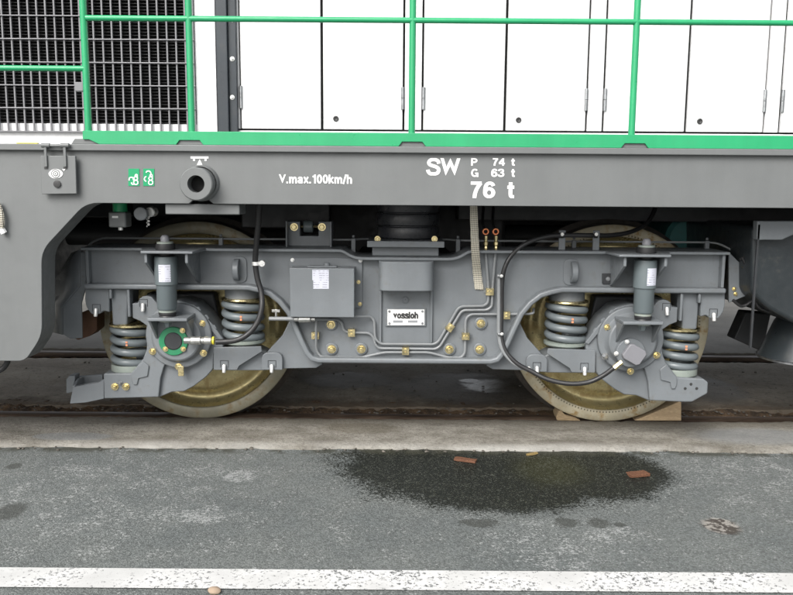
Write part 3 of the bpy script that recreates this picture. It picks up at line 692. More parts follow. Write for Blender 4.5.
# toe board with a notch at each post foot
pts = [(X(84.5, YR, 140), ztb), (XR, ztb), (XR, zbb)]
for q in posts[::-1]:
    x = X(q, YR, 140); u = L(1, YR, 1.3); nz = L(4.6, YR, 1.3)
    if q == posts[0]: pts += [(x + 14 * u, zbb), (x + 11 * u, zbb + .3 * nz), (x + 4 * u, zbb + nz), (x - 2 * u, zbb + nz)]
    else: pts += [(x + 13.5 * u, zbb), (x + 10 * u, zbb + nz), (x - 10 * u, zbb + nz), (x - 13.5 * u, zbb)]
bm = NB(); prism(bm, pts, YR - .016, YR - .008); mk('toe_board', bm, GREEN, hr, .0015)
for q in posts:
    x = X(q, YR, 145); u = L(1, YR, 1.3)
    bm = NB(); prism(bm, [(x - 14.6 * u, zt + .0005), (x + 14.6 * u, zt + .0005), (x + 10.8 * u, zbb + 5.3 * u), (x - 10.8 * u, zbb + 5.3 * u)], YR - .007, YR + .03); mk('post_foot', bm, SILL, hr, .002)
bm = NB(); v = W(79.3, 87, YR + .02); box(bm, v.x - .016, v.x + .02, YR + .01, YR + .04, v.z - .018, v.z + .018); mk('gate_stop', bm, BARM, hr, .003)
bm = NB(); box(bm, X(20, YR, 147), X(41, YR, 147), YS - .02, YS - .006, zt + .0005, zt + .004); mk('yellow_edge_strip', bm, YEL, loco)
# --- things hung under the body behind the bogie
bm = NB(); YT = 3.5
prism(bm, fillet(px_poly([(752, 226), (752, 294), (768, 309), (800, 326), (900, 345), (1250, 345), (1250, 226)], YT), .03), YT, 5.9); mk('fuel_tank', bm, NAVY, loco, .05, seg=4)
bm = NB(); prism(bm, px_poly([(757, 221), (800, 221), (800, 232), (782, 240), (757, 240)], YT - .06), YT - .06, YT - .02); mk('tank_bracket', bm, GREY, loco, .004)
bm = NB(); v = W(803, 357, 3.75); lathe(bm, [(L(41, 3.75), .0), (L(42, 3.75), .006), (L(41, 3.75), .014), (L(29, 3.75), .17), (L(26, 3.75), .19)], v, 'Z', 40); mk('sand_hopper', bm, NAVY, loco)
bm = NB(); lathe(bm, [(L(42.5, 3.75), -.006), (L(44, 3.75), -.004), (L(44, 3.75), .004), (L(42.5, 3.75), .006)], v, 'Z', 40); mk('hopper_rim', bm, STEEL, loco)
bm = NB(); prism(bm, px_poly([(746, 312), (771, 314), (763, 352), (734, 339)], 4.1), 4.1, 4.2); mk('hopper_bracket', bm, DARK, loco, .006)
bm = NB(); v = W(690, 240, 4.3); cyl(bm, (v.x, 4.3, v.z), L(24, 4.3), 0, .8, 'Y', 40, .02); mk('air_reservoir', bm, TEAL, loco)
bm = NB(); box(bm, X(752, 3.45), X(754, 3.45), 3.44, 3.45, Z(345, 3.45), Z(222, 3.45)); 
mk('guide_rod', bm, DARK, loco)

# ------------------------------------------------------------------ wheelsets
XC = X(405, 3.55, 310)
WB = (X(611, 3.94, 321) - X(200, 3.94, 320)) / 2
WR = .497
def wheelset(s, label):
    x = XC + s * WB; yc = 4.78
    e = empty('wheelset', (x, yc, 0), label, 'wheelset', None)
    for far in (0, 1):
        f = -1 if far else 1; y0 = yc - (yc - 3.94) * f
        def P(prof): return [(r, h * f) for r, h in prof]
        bm = NB(); lathe(bm, P([(.438, .006), (.434, .016), (.427, .030), (.416, .042), (.402, .050), (.386, .052), (.370, .047), (.355, .038), (.338, .033), (.30, .036), (.20, .045), (.15, .03), (.10, .02), (.0, .02)]), (x, y0, WR), 'Y', 96, False)
        lathe(bm, P([(.415, .11), (.15, .12), (.0, .12)]), (x, y0, WR), 'Y', 64, False)
        wd = mk('wheel', bm, WEBL, e, origin=(x, y0, WR))
        bm = NB(); lathe(bm, P([(.4385, .012), (.4405, .002), (.444, .0), (.462, -.001), (WR - .008, .0), (WR, .008)]), (x, y0, WR), 'Y', 128, False)
        mk('tyre', bm, TYRR if s > 0 else TYRL, wd, origin=(x, y0, WR), ang=50)
        bm = NB(); lathe(bm, P([(WR, .0085), (WR + .002, .09), (WR + .008, .10), (WR + .022, .108), (WR + .03, .118), (WR + .027, .132), (WR - .03, .135), (.41, .13)]), (x, y0, WR), 'Y', 128, False)
        mk('tread', bm, TREAD, wd, origin=(x, y0, WR), ang=50)
    bm = NB(); cyl(bm, (x, 3.66, WR), .085, 0, 2.24, 'Y', 32); mk('axle', bm, DARK, e)
    return e
wheelset(-1, 'gold lacquered wheel pair with dull greyish tyre, its axle box showing a green ring')
wheelset(1, 'gold lacquered wheel pair with cream notched tyre held by two wooden chocks')

# ------------------------------------------------------------------ bogie
bog = empty('bogie', (XC, 4.78, 0), 'grey painted two-axle bogie with coil springs, brass clamped pipes and white maker plate', 'bogie')
YFL, YW = 3.56, 3.615                      # flange edge and web of the side frame
def sym(px, py, Y, s):                     # left-hand measurement, mirrored for the right-hand axle
    v = W(px, py, Y); return v if s < 0 else Vector((2 * XC - v.x, v.y, v.z))
def spoly(pts, Y, s): return [(sym(a, b, Y, s).x, sym(a, b, Y, s).z) for a, b in pts]
def flat(z): return z
zt_f = Z(249.8, YFL); zd_f = Z(257.6, YFL); zb_f = Z(363.8, YFL); za_f = Z(291.5, YFL)
def xs(px): return X(px, YFL, 300)
topl = [(xs(82.8), zt_f), (xs(336), zt_f)]
tp = smooth([(xs(336), zt_f, 0), (xs(343), zt_f - .003, 0), (xs(351), zd_f + .012, 0), (xs(358), zd_f + .002, 0), (xs(366), zd_f, 0)], 4)
topl += [(p.x, p.y) for p in tp[1:]]
topl += [(2 * XC - x, z) for x, z in topl[::-1]]
bl = [(84, 291.5), (248, 291.5), (258, 292.6), (268, 296), (277.5, 303.5), (286, 314), (293, 329), (299, 343), (304.5, 354.5), (310, 361), (318, 363.8)]
botl = [(W(a, b, YFL).x, za_f if b == 291.5 else (zb_f if b == 363.8 else W(a, b, YFL).z)) for a, b in bl]
botl += [(2 * XC - x, z) for x, z in botl[::-1]]
bm = NB(); prism(bm, topl + botl[::-1], YW, YW + .012); prism(bm, topl + botl[::-1], YW + .15, YW + .162)
frame = mk('side_frame', bm, GREY, bog, .001)
bm = NB(); strip(bm, topl, .013, YFL, YW + .20, -1); mk('top_flange', bm, GREY, frame, .003)
bm = NB(); strip(bm, botl, .024, YFL, YW + .20, 1); mk('bottom_flange', bm, GREY, frame, .008, seg=3)
for s in (-1, 1):
    bm = NB(); x = xs(85.5); x1 = xs(88.5)
    if s > 0: x, x1 = 2 * XC - x1, 2 * XC - x
    box(bm, x, x1, YFL + .02, YW + .19, za_f + .0245, zt_f - .0135); mk('end_plate', bm, GREY, frame, .002)
# far side frame and the beams between, real steel in the dark
bm = NB(); prism(bm, topl + botl[::-1], 5.78, 5.80); strip(bm, topl, .013, 5.72, 5.98, -1); strip(bm, botl, .013, 5.72, 5.98, 1); mk('side_frame', bm, GREY, bog)
bm = NB(); box(bm, xs(352), xs(458), YW + .201, 5.71, Z(340, YFL), Z(262, YFL)); mk('transom', bm, DARK, bog, .01)
# centre post, top plate, rubber stack
bm = NB(); x0, x1 = X(378.5, 3.53), X(433.5, 3.53); z0, z1 = Z(290.5, 3.53), zd_f - .0135
prism_z(bm, fillet([(x0, YW - .0005), (x0, 3.50), (x1, 3.50), (x1, YW - .0005)], [0, .05, .05, 0], 8), z0, z1); mk('centre_pocket', bm, GREY, frame, .004)
for q in (380.5, 431.5):
    bm = NB(); a = X(q - 1.2, YW); b = X(q + 1.2, YW); box(bm, a, b, YW - .014, YW - .0005, Z(342, YW), z0 - .0005); mk('rib', bm, GREY, frame, .002)
bm = NB(); box(bm, X(367, 3.60), X(443.5, 3.60), 3.59, 3.98, Z(247.3, 3.6), Z(241.0, 3.6)); box(bm, X(372, 3.64), X(438, 3.64), 3.64, 3.80, zd_f + .0005, Z(247.3, 3.6) - .0004); mk('spring_plate', bm, GREY, bog, .003)
bm = NB(); v = W(408, 240.5, 3.80); v.z = Z(241.0, 3.6)
prof = []; h = 0; rr0 = L(31, 3.8)
for i in range(4): prof += [(rr0 * .93, h), (rr0 * .99, h + .006), (rr0, h + .02), (rr0, h + .044), (rr0 * .985, h + .054), (rr0 * .93, h + .058)]; h += .060
lathe(bm, prof, (v.x, 3.82, v.z + .0005), 'Z', 48); mk('rubber_stack', bm, STACK, bog)
for q in (377.5, 434.5): bolt(q, 239.0, 3.60, 2.4, bog)
# little boss and maker plate
bm = NB(); v = W(405.3, 300, YW); lathe(bm, [(.017, 0), (.017, -.003), (.013, -.005), (.012, -.002), (.004, -.002), (.003, -.006), (0, -.006)], v, 'Y', 24); mk('earth_boss', bm, GREY, frame)
YN = YW - .012
bm = NB(); prism(bm, px_poly([(385.4, 308.3), (426, 308.3), (426, 326.5), (385.4, 326.5)], YN + .004), YN + .004, YW - .0005); plate = mk('maker_plate', bm, GREY, bog, .002)
bm = NB(); prism(bm, px_poly([(387.5, 309.5), (424.5, 309.5), (424.5, 325.2), (387.5, 325.2)], YN), YN, YN + .0035); mk('plate_face', bm, PRINT, plate, .001)
text('vossloh', 393, 311.8, 418.3, 318.6, YN - .001, PRINTD, plate, .25)
for q in (393, 407.8): bm = NB(); prism(bm, px_poly([(q, 320.3), (q + 9.8, 320.3), (q + 9.8, 322.7), (q, 322.7)], YN - .001), YN - .001, YN - .0002); mk('print_bar', bm, GPLATE, plate)
for q in ((389.4, 311.4), (422.4, 311.4), (389.4, 323.3), (422.4, 323.3)): place(disc_me, 'screw', STEEL, W(q[0], q[1], YN - .0002), plate, None, L(1.2, YN))
# big gold bolts on round bosses
for q in ((331, 324), (331.7, 348.6), (361.3, 348.6), (449.3, 348.9), (480.8, 323), (479.6, 348.9)):
    v = W(q[0], q[1], YW)
    bo = place(disc_me, 'boss', GREY, v - Vector((0, .0004, 0)), frame, None, (L(6.3, YW), .02, L(6.3, YW)))
    bb = bolt(q[0], q[1] + .4, YW - .0106, 3.5, frame)
# control box
bm = NB(); YB = 3.50
prism(bm, fillet(px_poly([(289, 258), (362.3, 258), (362.3, 308), (289, 308)], YW - .012), .02), YW - .012, YW - .0005); cb = mk('control_box', bm, GREY, bog, .002)
bm = NB(); a, b = W(289.6, 268, YB), W(354.3, 317.6, YB); box(bm, a.x, b.x, YB, YW - .0125, b.z, a.z); mk('box_cover', bm, GREY, cb, .003)
for q in ((292.5, 260), (360.5, 260.5), (358.5, 282), (360, 304)): bolt(q[0], q[1], YW - .0125, 1.6, cb, SILV if q[1] < 262 else GOLD)
bm = NB(); prism(bm, px_poly([(312.3, 269.8), (328.8, 269.8), (328.8, 280.5), (328.8, 288.8), (313.3, 288.8), (313.3, 280.5), (312.3, 280)], YB - .001), YB - .001, YB - .0003); mk('label_sticker', bm, LABEL, cb)
bm = NB(); a = W(308, 267, YB + .05); b = W(337, 264, YB + .05); box(bm, a.x, b.x, YB + .03, YB + .07, W(320, 268, YB).z + .0005, W(320, 268, YB).z + .006); cyl(bm, ((a.x + b.x) / 2 + .02, YB + .05, W(320, 268, YB).z + .0065), .014, 0, .012, 'Z', 16); mk('box_fitting', bm, GREY, cb)
# horizontal rod and silver plug under the box
bm = NB(); sweep(bm, [W(269, 318.6, 3.53), W(294, 318.8, 3.53)], .009, 10); rodp = mk('sensor_rod', bm, PIPE, bog)
bm = NB(); a = W(294, 319, 3.53); b = W(315, 319.3, 3.53); cyl(bm, (a.x, 3.53, a.z), .011, 0, .02, 'X', 12, .002); cyl(bm, (a.x + .02, 3.53, a.z), .0155, 0, .055, 'X', 12, .003); cyl(bm, (a.x + .075, 3.53, a.z), .010, 0, .02, 'X', 12, .002); mk('plug', bm, PLUG, rodp)
bm = NB(); v = W(276, 313.5, 3.53); cyl(bm, v, .005, -.02, .02, 'Z', 8); box(bm, v.x - .018, v.x + .018, v.y - .005, v.y + .005, v.z + .006, v.z + .018); mk('rod_clip', bm, PLUG, rodp, .001)
# pipes with brass clamps
YPp = YW - .016
def pipe(pts, r=.0058, Y=YPp, name='pipe', mat=PIPE, rd=.022, parent=None):
    bm = NB(); sweep(bm, roundpath([W(a, b, Y) if len(c) == 0 else W(a, b, c[0]) for a, b, *c in pts], rd), r, 8); return mk(name, bm, mat, parent or bog)
pipe([(352, 316.6, 3.54), (371, 316.8), (374.3, 321), (375, 338.5), (380.5, 344), (434, 344.3), (438.5, 341.5), (458, 308.5), (462, 306.4), (484, 306), (488.2, 302.5), (488.5, 288), (485.6, 252)])
pipe([(315, 319.3, 3.54), (337, 319.6), (341.5, 322), (343.5, 330), (347, 332.2), (369, 333), (373.5, 337), (375.2, 344.5), (379, 348.3), (435.5, 349), (440, 346.3), (461, 312), (464.5, 310.2), (487, 310), (492, 306.5), (492.6, 288), (495.6, 252)])
pipe([(316, 319.3, 3.55), (316.2, 350), (320.5, 357), (361, 357.5), (384, 352.3), (429, 352.3), (448.5, 357.6), (461, 357.6), (465, 353), (465.6, 320), (468, 316), (472, 314.2), (505, 314.2), (530, 313.8), (533.3, 313), (533.5, 309, YPp + .04)])
clm = proto(lambda bm: (box(bm, -.017, .017, -.016, .010, -.0155, .0155), cyl(bm, (-.007, -.016, 0), .005, -.006, 0, 'Y', 8), cyl(bm, (.007, -.016, 0), .005, -.006, 0, 'Y', 8)))
clp = proto(lambda bm: box(bm, -.028, .028, -.003, 0, -.0075, .0075))
for (a, b, an) in ((405.5, 350.6, 1.57), (449.8, 327, -.95), (465.5, 336, 0), (315.5, 335.2, 0), (351.6, 332.4, 1.57), (489.5, 291.5, 0), (506.3, 315, 1.57)):
    c = place(clm, 'pipe_clamp', GOLD, W(a, b, YPp), bog, (0, an, 0)); place(clp, 'clamp_base', GREY, W(a, b, YW - .0005) , bog, (0, an, 0))
for q in (485.6, 495.7):
    bm = NB(); v = W(q, 251, YPp); zt2 = W(q, 236, YPp).z
    lathe(bm, [(.006, 0), (.009, .004), (.009, .02), (.007, .023), (.0115, .026), (.0115, .040), (.007, .043), (.009, .05), (.009, zt2 - v.z)], v, 'Z', 6); pf = mk('pipe_union', bm, GOLD, bog)
    bm = NB(); v = W(q, 231.6, YPp); lathe(bm, [(.012 + .005 * math.cos(t), .006 * math.sin(t)) for t in [2 * math.pi * k / 10 for k in range(11)]], v, 'Y', 18, False); mk('copper_ring', bm, COPP, pf)
    bm = NB(); sweep(bm, smooth([W(q, 230, YPp + .01), W(q - 3, 223, YPp + .15), W(q - 2, 205, YPp + .3)]), .007, 8); mk('flexible_pipe', bm, RUBB, bog)
# pipe running along the top of the frame with stand-offs
zp = Z(240.2, 3.75); 
bm = NB(); sweep(bm, roundpath([W(68, 266, 3.78), W(80, 253, 3.77), (X(97, 3.75, 240), 3.75, zp), (X(352, 3.75, 240), 3.75, zp), (X(366, 3.75, 240), 3.84, zp), (X(444, 3.75, 240), 3.84, zp), (X(460, 3.75, 240), 3.75, zp), (X(718, 3.75, 240), 3.75, zp), W(735, 252, 3.73), W(744, 262, 3.70)], .05), .0048, 8); tpipe = mk('top_pipe', bm, PIPE, bog)
for q in (221, 353.5, 458, 574, 707):
    bm = NB(); x = X(q, 3.75, 240); z0_ = zt_f + .0003 if not 345 < q < 465 else zd_f + .0003
    box(bm, x - .010, x + .010, 3.74, 3.76, z0_, zp + .007); cyl(bm, (x, 3.75, zp + .010), .007, 0, .012, 'Z', 8); mk('pipe_standoff', bm, GREY, tpipe, .002)
# damper-stop bracket with two gold bolts
bm = NB(); YQ = 3.72
u_ = px_poly([(285.5, 247), (285.5, 221.5), (300, 221.5), (300, 236), (318.5, 236), (318.5, 221.5), (331.5, 221.5), (331.5, 247)], YQ)
u_ = [(x, zt_f + .0003 if i in (0, 7) else z) for i, (x, z) in enumerate(u_)]
prism(bm, u_, YQ, YQ + .10); sb = mk('stop_bracket', bm, GREY, bog, .003)
for q in (285.6, 330): bm = NB(); box(bm, X(q, YQ - .05, 230), X(q, YQ - .05, 230) + .007, YQ - .05, YQ - .0003, zt_f + .0004, Z(221.5, YQ)); mk('side_cheek', bm, GREY, sb, .002)
for q in (294.2, 322): bolt(q, 227, YQ - .0003, 3.1, sb)
bm = NB(); v = W(308.5, 226.5, YQ + .03); cyl(bm, v, .028, -.022, .022, 'X', 24, .004); mk('stop_buffer', bm, DAMP, sb)
bm = NB(); v = W(300, 226.5, YQ + .03); cyl(bm, v, .006, -.02, .10, 'X', 8); mk('stop_pin', bm, GOLD, sb)
# lifting lugs
for s in (-1, 1):
    a = sym(239.6, 269.5, YW, s)
    bm = NB(); prism(bm, fillet([(a.x - .034, a.z - .060), (a.x + .034, a.z - .060), (a.x + .034, a.z + .060), (a.x - .034, a.z + .060)], .03), YW - .006, YW - .0003); lg = mk('lifting_lug', bm, GREY, frame, .002)
    bm = NB(); ring = []
    for i in range(17):
        t = math.pi * i / 16; ring.append((YW - .0065 - .052 * math.sin(t), a.z - .050 * math.cos(t)))
    inner = [(YW - .0065 - .026 * math.sin(math.pi * i / 16), a.z - .024 * math.cos(math.pi * i / 16)) for i in range(16, -1, -1)]
    xo = a.x + s * .010
    prism_x(bm, ring + inner, xo - .013, xo + .013); mk('lug_eye', bm, GREY, lg, .003)
bm = NB(); prism(bm, px_poly([(602.5, 273.5), (613, 273.5), (613, 284), (602.5, 284)], YW - .012), YW - .012, YW - .0003); sq = mk('earth_block', bm, DARK, bog, .003)
bolt(608, 279, YW - .0125, 1.8, sq, STEEL)
# earthing braid
bm = NB(); ce = [W(473.6, 203, 3.50), W(474.2, 225, 3.51), W(475.3, 250, 3.54), W(477, 272, YW - .014), W(479.3, 289.5, YW - .006)]
cs = smooth(ce, 6); rings = []
for i, p in enumerate(cs):
    wdt = L(3.6 + .9 * i / len(cs), 3.55); rings.append([bm.verts.new((p.x + dx, p.y + dy, p.z)) for dx, dy in ((-wdt, 0), (-wdt * .5, -.003), (wdt * .5, -.003), (wdt, 0), (wdt * .5, .003), (-wdt * .5, .003))])
for a, b in zip(rings, rings[1:]):
    for k in range(6): bm.faces.new((a[k], a[(k + 1) % 6], b[(k + 1) % 6], b[k]))
bm.faces.new(rings[0]); bm.faces.new(rings[-1][::-1]); mk('earthing_braid', bm, BRAID, bog)
# left cable: drops from the body to the axle box sensor
lc = [W(259, 203, 3.45), W(258.3, 222, 3.47), W(256.5, 243, 3.50), W(255.3, 262, 3.53), W(257.5, 279, 3.535), W(261.2, 292, 3.53), W(261.8, 307, 3.51), W(257.5, 322, 3.50), W(248, 334, 3.49), W(235, 340.5, 3.485), W(216, 342, 3.48)]
bm = NB(); sweep(bm, smooth(lc, 6), .0125, 12); cab = mk('sensor_cable', bm, RUBB, bog)
bm = NB(); v = W(256, 263.5, 3.53); cyl(bm, (v.x, v.y, v.z), .018, -.008, .008, 'Z', 16); mk('cable_clamp', bm, SILV, cab)
v = W(263, 263, 3.545); place(disc_me, 'clamp_bolt', SILV, v, cab, None, (L(3.2, 3.55), .06, L(3.2, 3.55)))
bm = NB(); a = W(184, 340.5, 3.475)
for k0_, k1_, r_ in ((0, .03, .015), (.03, .075, .019), (.075, .088, .014), (.088, .122, .0175)): cyl(bm, (a.x + k0_, 3.478, a.z - .0), r_, 0, k1_ - k0_, 'X', 12, .002)
mk('cable_plug', bm, PLUG, cab)
bm = NB(); v = W(213.6, 340.3, 3.478); cyl(bm, (v.x, v.y, a.z), .0182, -.004, .003, 'X', 12); mk('plug_ring', bm, YEL, cab)
# right cable in its run along the frame
rc = [W(657, 204, 3.9), W(648, 222, 3.80), W(632, 231.5, 3.72), W(612, 235.3, 3.66), W(596, 235.5, 3.62), W(562, 235.3, 3.60), W(545, 237, 3.59), W(527, 243, 3.575), W(513, 253.5, 3.565), W(505, 267, 3.56), W(502, 283, 3.565), W(501.6, 310, 3.57), W(501.3, 335, 3.565), W(505.5, 351, 3.555), W(517, 363.5, 3.54), W(531, 371, 3.53), W(547, 379, 3.51), W(568, 383.6, 3.49), W(588, 382.2, 3.48), W(603, 375.5, 3.475), W(614, 367.5, 3.47)]
bm = NB(); sweep(bm, smooth(rc, 6), .0105, 12); rcab = mk('sensor_cable', bm, RUBB, bog)
bm = NB(); sweep(bm, roundpath([W(498.9, 274, 3.565), W(498.6, 335, 3.565), W(501.5, 350, 3.555), W(513, 363.5, 3.545), W(527, 370, 3.535)], .07, 8), .0085, 10); mk('cable_conduit', bm, PIPE, rcab)
for q in (561.8, 595.8):
    bm = NB(); box(bm, X(q - 3.3, 3.62, 240), X(q + 3.3, 3.62, 240), 3.61, 3.622, zt_f + .0003, Z(229, 3.62)); mk('cable_post', bm, GREY, rcab, .002)
    bm = NB(); v = W(q, 235.4, 3.60); cyl(bm, v, .0125, -.007, .007, 'X', 12); mk('cable_clamp', bm, RUBB, rcab); bolt(q + .5, 234.3, 3.585, 1.4, rcab, SILV)
for q in ((499.5, 276, 1), (500, 334, 1), (526.8, 368, 0)):
    bm = NB(); v = W(q[0], q[1], 3.56); box(bm, v.x - .012, v.x + .012, v.y - .016, v.y + .010, v.z - .005, v.z + .005); mk('cable_tie', bm, STEEL, rcab, .002); bolt(q[0] + 2, q[1], 3.545, 1.3, rcab, SILV)
# wedge brackets under the arch, with link tabs
pinm = proto(lambda bm: lathe(bm, [(0, -.02), (.007, -.019), (.0085, -.015), (.0085, .014), (.007, .018), (0, .019)], (0, 0, 0), 'Z', 10))
pblk = proto(lambda bm: prism(bm, [(-.019, -.012), (-.019, .022), (.019, .022), (.019, -.012), (.0165, -.012), (.0165, .0195), (-.0165, .0195), (-.0165, -.012)], -.002, 0))
def pin(px, py, Y, s, parent):
    v = sym(px, py, Y, s); place(pblk, 'pin_recess', DARK, v, parent, None, (1, .4, 1)); place(pinm, 'locking_pin', SILV, v + Vector((0, -.011, -.014)), parent, (R(-14), 0, 0))
for s in (-1, 1):
    bm = NB(); prism(bm, spoly([(290, 320), (282, 336), (268, 351), (262.5, 358), (262.5, 369), (316, 368), (323, 364), (306, 352), (298, 335)], YW + .004, s), YW + .004, YW + .10); wb = mk('wedge_bracket', bm, GREY, bog, .003)
    bm = NB(); prism(bm, fillet(spoly([(261.5, 370), (261.5, 352.5), (282.5, 352.5), (282.5, 370)], YW - .02, s), [0, .035, .035, 0]), YW - .02, YW + .0035); mk('link_tab', bm, GREY, wb, .003)
    pin(272, 365, YW - .0205, s, wb)

# ---------------- axle boxes, springs, dampers
def spring(cx, py0, py1, wpx, name, turns, s, mark=True):
    YA = 3.69; a = sym(cx, py0, YA - .08, s); b = sym(cx, py1, YA - .08, s)
    ro = L(wpx / 2, YA - .05); wr = .0172; rm = ro - wr; z0, z1 = b.z + wr, a.z - wr
    pts = []; n = 116
    for i in range(n + 1):
        tau = 4.0 * i / n; ang = math.pi / 2 - 2 * math.pi * tau
        pts.append((a.x + rm * math.cos(ang), YA + rm * math.sin(ang), z0 + (z1 - z0) * min(1, max(0, (tau - .35) / 3.3))))
    bm = NB(); sweep(bm, pts, wr, 12); o = mk(name, bm, SPRG, bog, ang=60)
    # paint dots
    k = [i for i, p in enumerate(pts) if abs(p[0] - a.x) < .0095 and p[1] < YA]
    if k:
        p = pts[k[min(len(k) - 1, int(len(k) * .62))]]
        for dzz in (.006, -.007):
            bm = NB(); box(bm, p[0] - .0045, p[0] + .0045, p[1] - wr - .0012, p[1] - wr + .004, p[2] + dzz - .004, p[2] + dzz + .004); mk('paint_mark', bm, ORANGE, o)
    return a.x, YA, ro, a.z, b.z
def axle_box(s):
    Yb = 3.60
    left = s < 0
    body = [(147, 312), (160, 304), (178, 300.5), (194, 305), (206, 316), (216, 330), (223, 341), (223, 349), (214, 352), (213, 369), (206, 377), (194, 386), (184, 391.5), (172, 392), (160, 396.8), (124, 397.5)]
    body += [(104, 398.5), (103.5, 373.5)] if left else [(116, 397.5), (101, 389), (100.5, 378), (105, 374.5)]
    body += [(131, 373.5), (136, 367.5), (143, 359), (146.5, 350), (147.5, 335), (146.5, 326)]
    bm = NB(); prism(bm, fillet(spoly(body, Yb, s), .006, 3), Yb, Yb + .17); ab = mk('axle_box', bm, GREY, bog, .005)
    # raised front pad on the lower seat
    Yq_ = Yb - .022
    tip = [(104, 398.5), (103.5, 373.5)] if left else [(116, 397.8), (100.8, 389), (100.3, 378), (105, 374.5)]
    bm = NB(); prism(bm, fillet(spoly([(147.5, 322), (165, 318), (178, 330), (178, 350), (164, 366), (160.5, 378), (158.5, 397), (124, 398)] + tip + [(131, 373.5), (136, 367.5), (143, 359), (146.5, 350)], Yq_, s), .006, 3), Yq_, Yb - .0005); mk('seat_casting', bm, GREY, ab, .006, seg=3)
    bm = NB(); prism(bm, fillet(spoly([(131.5, 374.5), (136.5, 368.5), (143, 361), (149, 366), (147.5, 376.5), (138.5, 378.5), (137, 385), (133.3, 385), (131.5, 379.5)], Yq_ - .007, s), .004, 3), Yq_ - .007, Yq_ - .0003); mk('seat_rib', bm, GREY, ab, .003)
    bm = NB(); prism(bm, spoly([(146, 293), (214, 293), (224, 342), (150, 335)], 3.80, s), 3.80, 3.88); mk('shade_filler', bm, DARK, ab, .01)  # dark plate added so the gap above the casting looks shaded
    bm = NB(); prism(bm, fillet(spoly([(132, 303.5), (138, 303), (139, 299), (142.5, 296.5), (147, 296), (151.5, 297), (155, 301), (160, 306), (160, 324), (147, 326), (140, 321), (132.5, 318)], Yb - .012, s), .004, 3), Yb - .012, Yb + .10); lug = mk('box_lug', bm, GREY, ab, .005)
    pin(143.5, 304, Yb - .0125, s, ab)
    # cast ribs at the inner shoulder
    for q in ((199, 309), (207, 317), (214.5, 327)):
        bm = NB(); v = sym(q[0], q[1], Yb + .03, s); cyl(bm, (v.x, Yb - .008, v.z), .018, 0, .0078, 'Y', 6, .003); mk('shoulder_rib', bm, GREY, ab)
    bm = NB(); prism(bm, spoly([(180, 302.5), (190, 304.5), (200, 311), (212, 324), (224, 340), (220.5, 342), (208, 327), (197, 314.5), (188, 309), (180, 307)], Yb - .012, s), Yb - .012, Yb - .0005); mk('shoulder_flange', bm, GREY, ab, .003)
    # inner arm with pin block
    bm = NB(); prism(bm, fillet(spoly([(213.5, 347.5), (236, 347), (261, 346.5), (262, 351.5), (239, 366), (237, 370), (213.5, 370)], Yb - .014, s), .003, 3), Yb - .014, Yb - .0005); mk('spring_arm', bm, GREY, ab, .004)
    bm = NB(); prism(bm, spoly([(222, 349), (258, 349), (266, 353), (266, 369), (222, 369)], Yb + .05, s), Yb + .02, Yb + .16); mk('guide_arm', bm, GREY, ab, .004)
    pin(224.5, 365, Yb - .0145, s, ab)
    # round cover
    c = sym(178, 336.3, 3.56, s); u = L(1, 3.56)
    bm = NB()
    lathe(bm, [(33 * u, .04), (33 * u, .012), (32 * u, .008), (27.5 * u, .006), (26 * u, .0), (24 * u, -.022), (22.5 * u, -.026), (0, -.026)], (c.x, 3.559, c.z), 'Y', 64); cov = mk('cover', bm, GREY, ab, ang=30)
    bl_ = ((152.5, 351.5), (203.5, 353), (202, 323.5), (178.5, 366.5)) if left else ((152.5, 351.5), (178.5, 368), (202, 324.5), (204, 353.5))
    for i, q in enumerate(bl_):
        v = sym(q[0], q[1], 3.565, s); bolt(0, 0, 3.5665, 2.9, cov, STEEL if (not left and i == 3) else GOLD, x=v.x, z=v.z)
    if left:
        v = sym(173.6, 341, 3.53, s)
        bm = NB(); lathe(bm, [(9.0 * u, -.008), (14.0 * u, -.008), (14.5 * u, -.006), (14.5 * u, 0), (9.0 * u, 0)], (v.x, 3.5325, v.z), 'Y', 40, False); gr = mk('green_ring', bm, GREEN2, cov)
        bm = NB(); lathe(bm, [(0, -.010), (8.0 * u, -.010), (8.9 * u, -.007), (8.9 * u, .0)], (v.x, 3.5325, v.z), 'Y', 32); mk('sensor_disc', bm, DARK, cov)
        for q in ((182.6, 330.5), (165.5, 349), (183.2, 349)): bolt(q[0], q[1], 3.5245, 2.2, cov)
        bm = NB(); box(bm, X(175.8, 3.55), X(181.6, 3.55), 3.549, 3.553, Z(376, 3.55, 178), Z(366, 3.55, 178)); mk('lock_tab', bm, GOLD, cov, .001)
    else:
        v = W(629.5, 352, 3.53)
        bm = NB(); cyl(bm, (v.x, 3.508, v.z), 14.5 * u, 0, .0248, 'Y', 32, .003); mk('sensor_base', bm, GREY, cov)
        bm = NB(); hw = 8.6 * u; oc = [(hw * a, hw * b) for a, b in ((-1, -.7), (-.7, -1), (.7, -1), (1, -.7), (1, .7), (.7, 1), (-.7, 1), (-1, .7))]
        t = R(33); oc = [(v.x + .010 + a * 1.2 * math.cos(t) + b * math.sin(t), v.z - .003 - a * 1.05 * math.sin(t) + b * math.cos(t)) for a, b in oc]
        prism(bm, oc, 3.482, 3.5075); mk('sensor_box', bm, PALE, cov, .004)
        for q in ((627, 341.8), (616.2, 353.5)): bolt(q[0], q[1], 3.507, 1.9, cov, SILV)
        bm = NB(); d0, d1 = W(621.5, 362, 3.48), W(613.5, 368.5, 3.475); sweep(bm, [d0, d1], .012, 6); mk('sensor_gland', bm, GOLD, cov)
    # damper shelf on the cover
    x0, x1 = sym(147, 321, 3.42, s).x, sym(187, 321, 3.42, s).x; x0, x1 = min(x0, x1), max(x0, x1)
    zs1 = Z(320, 3.42); zs0 = zs1 - .014
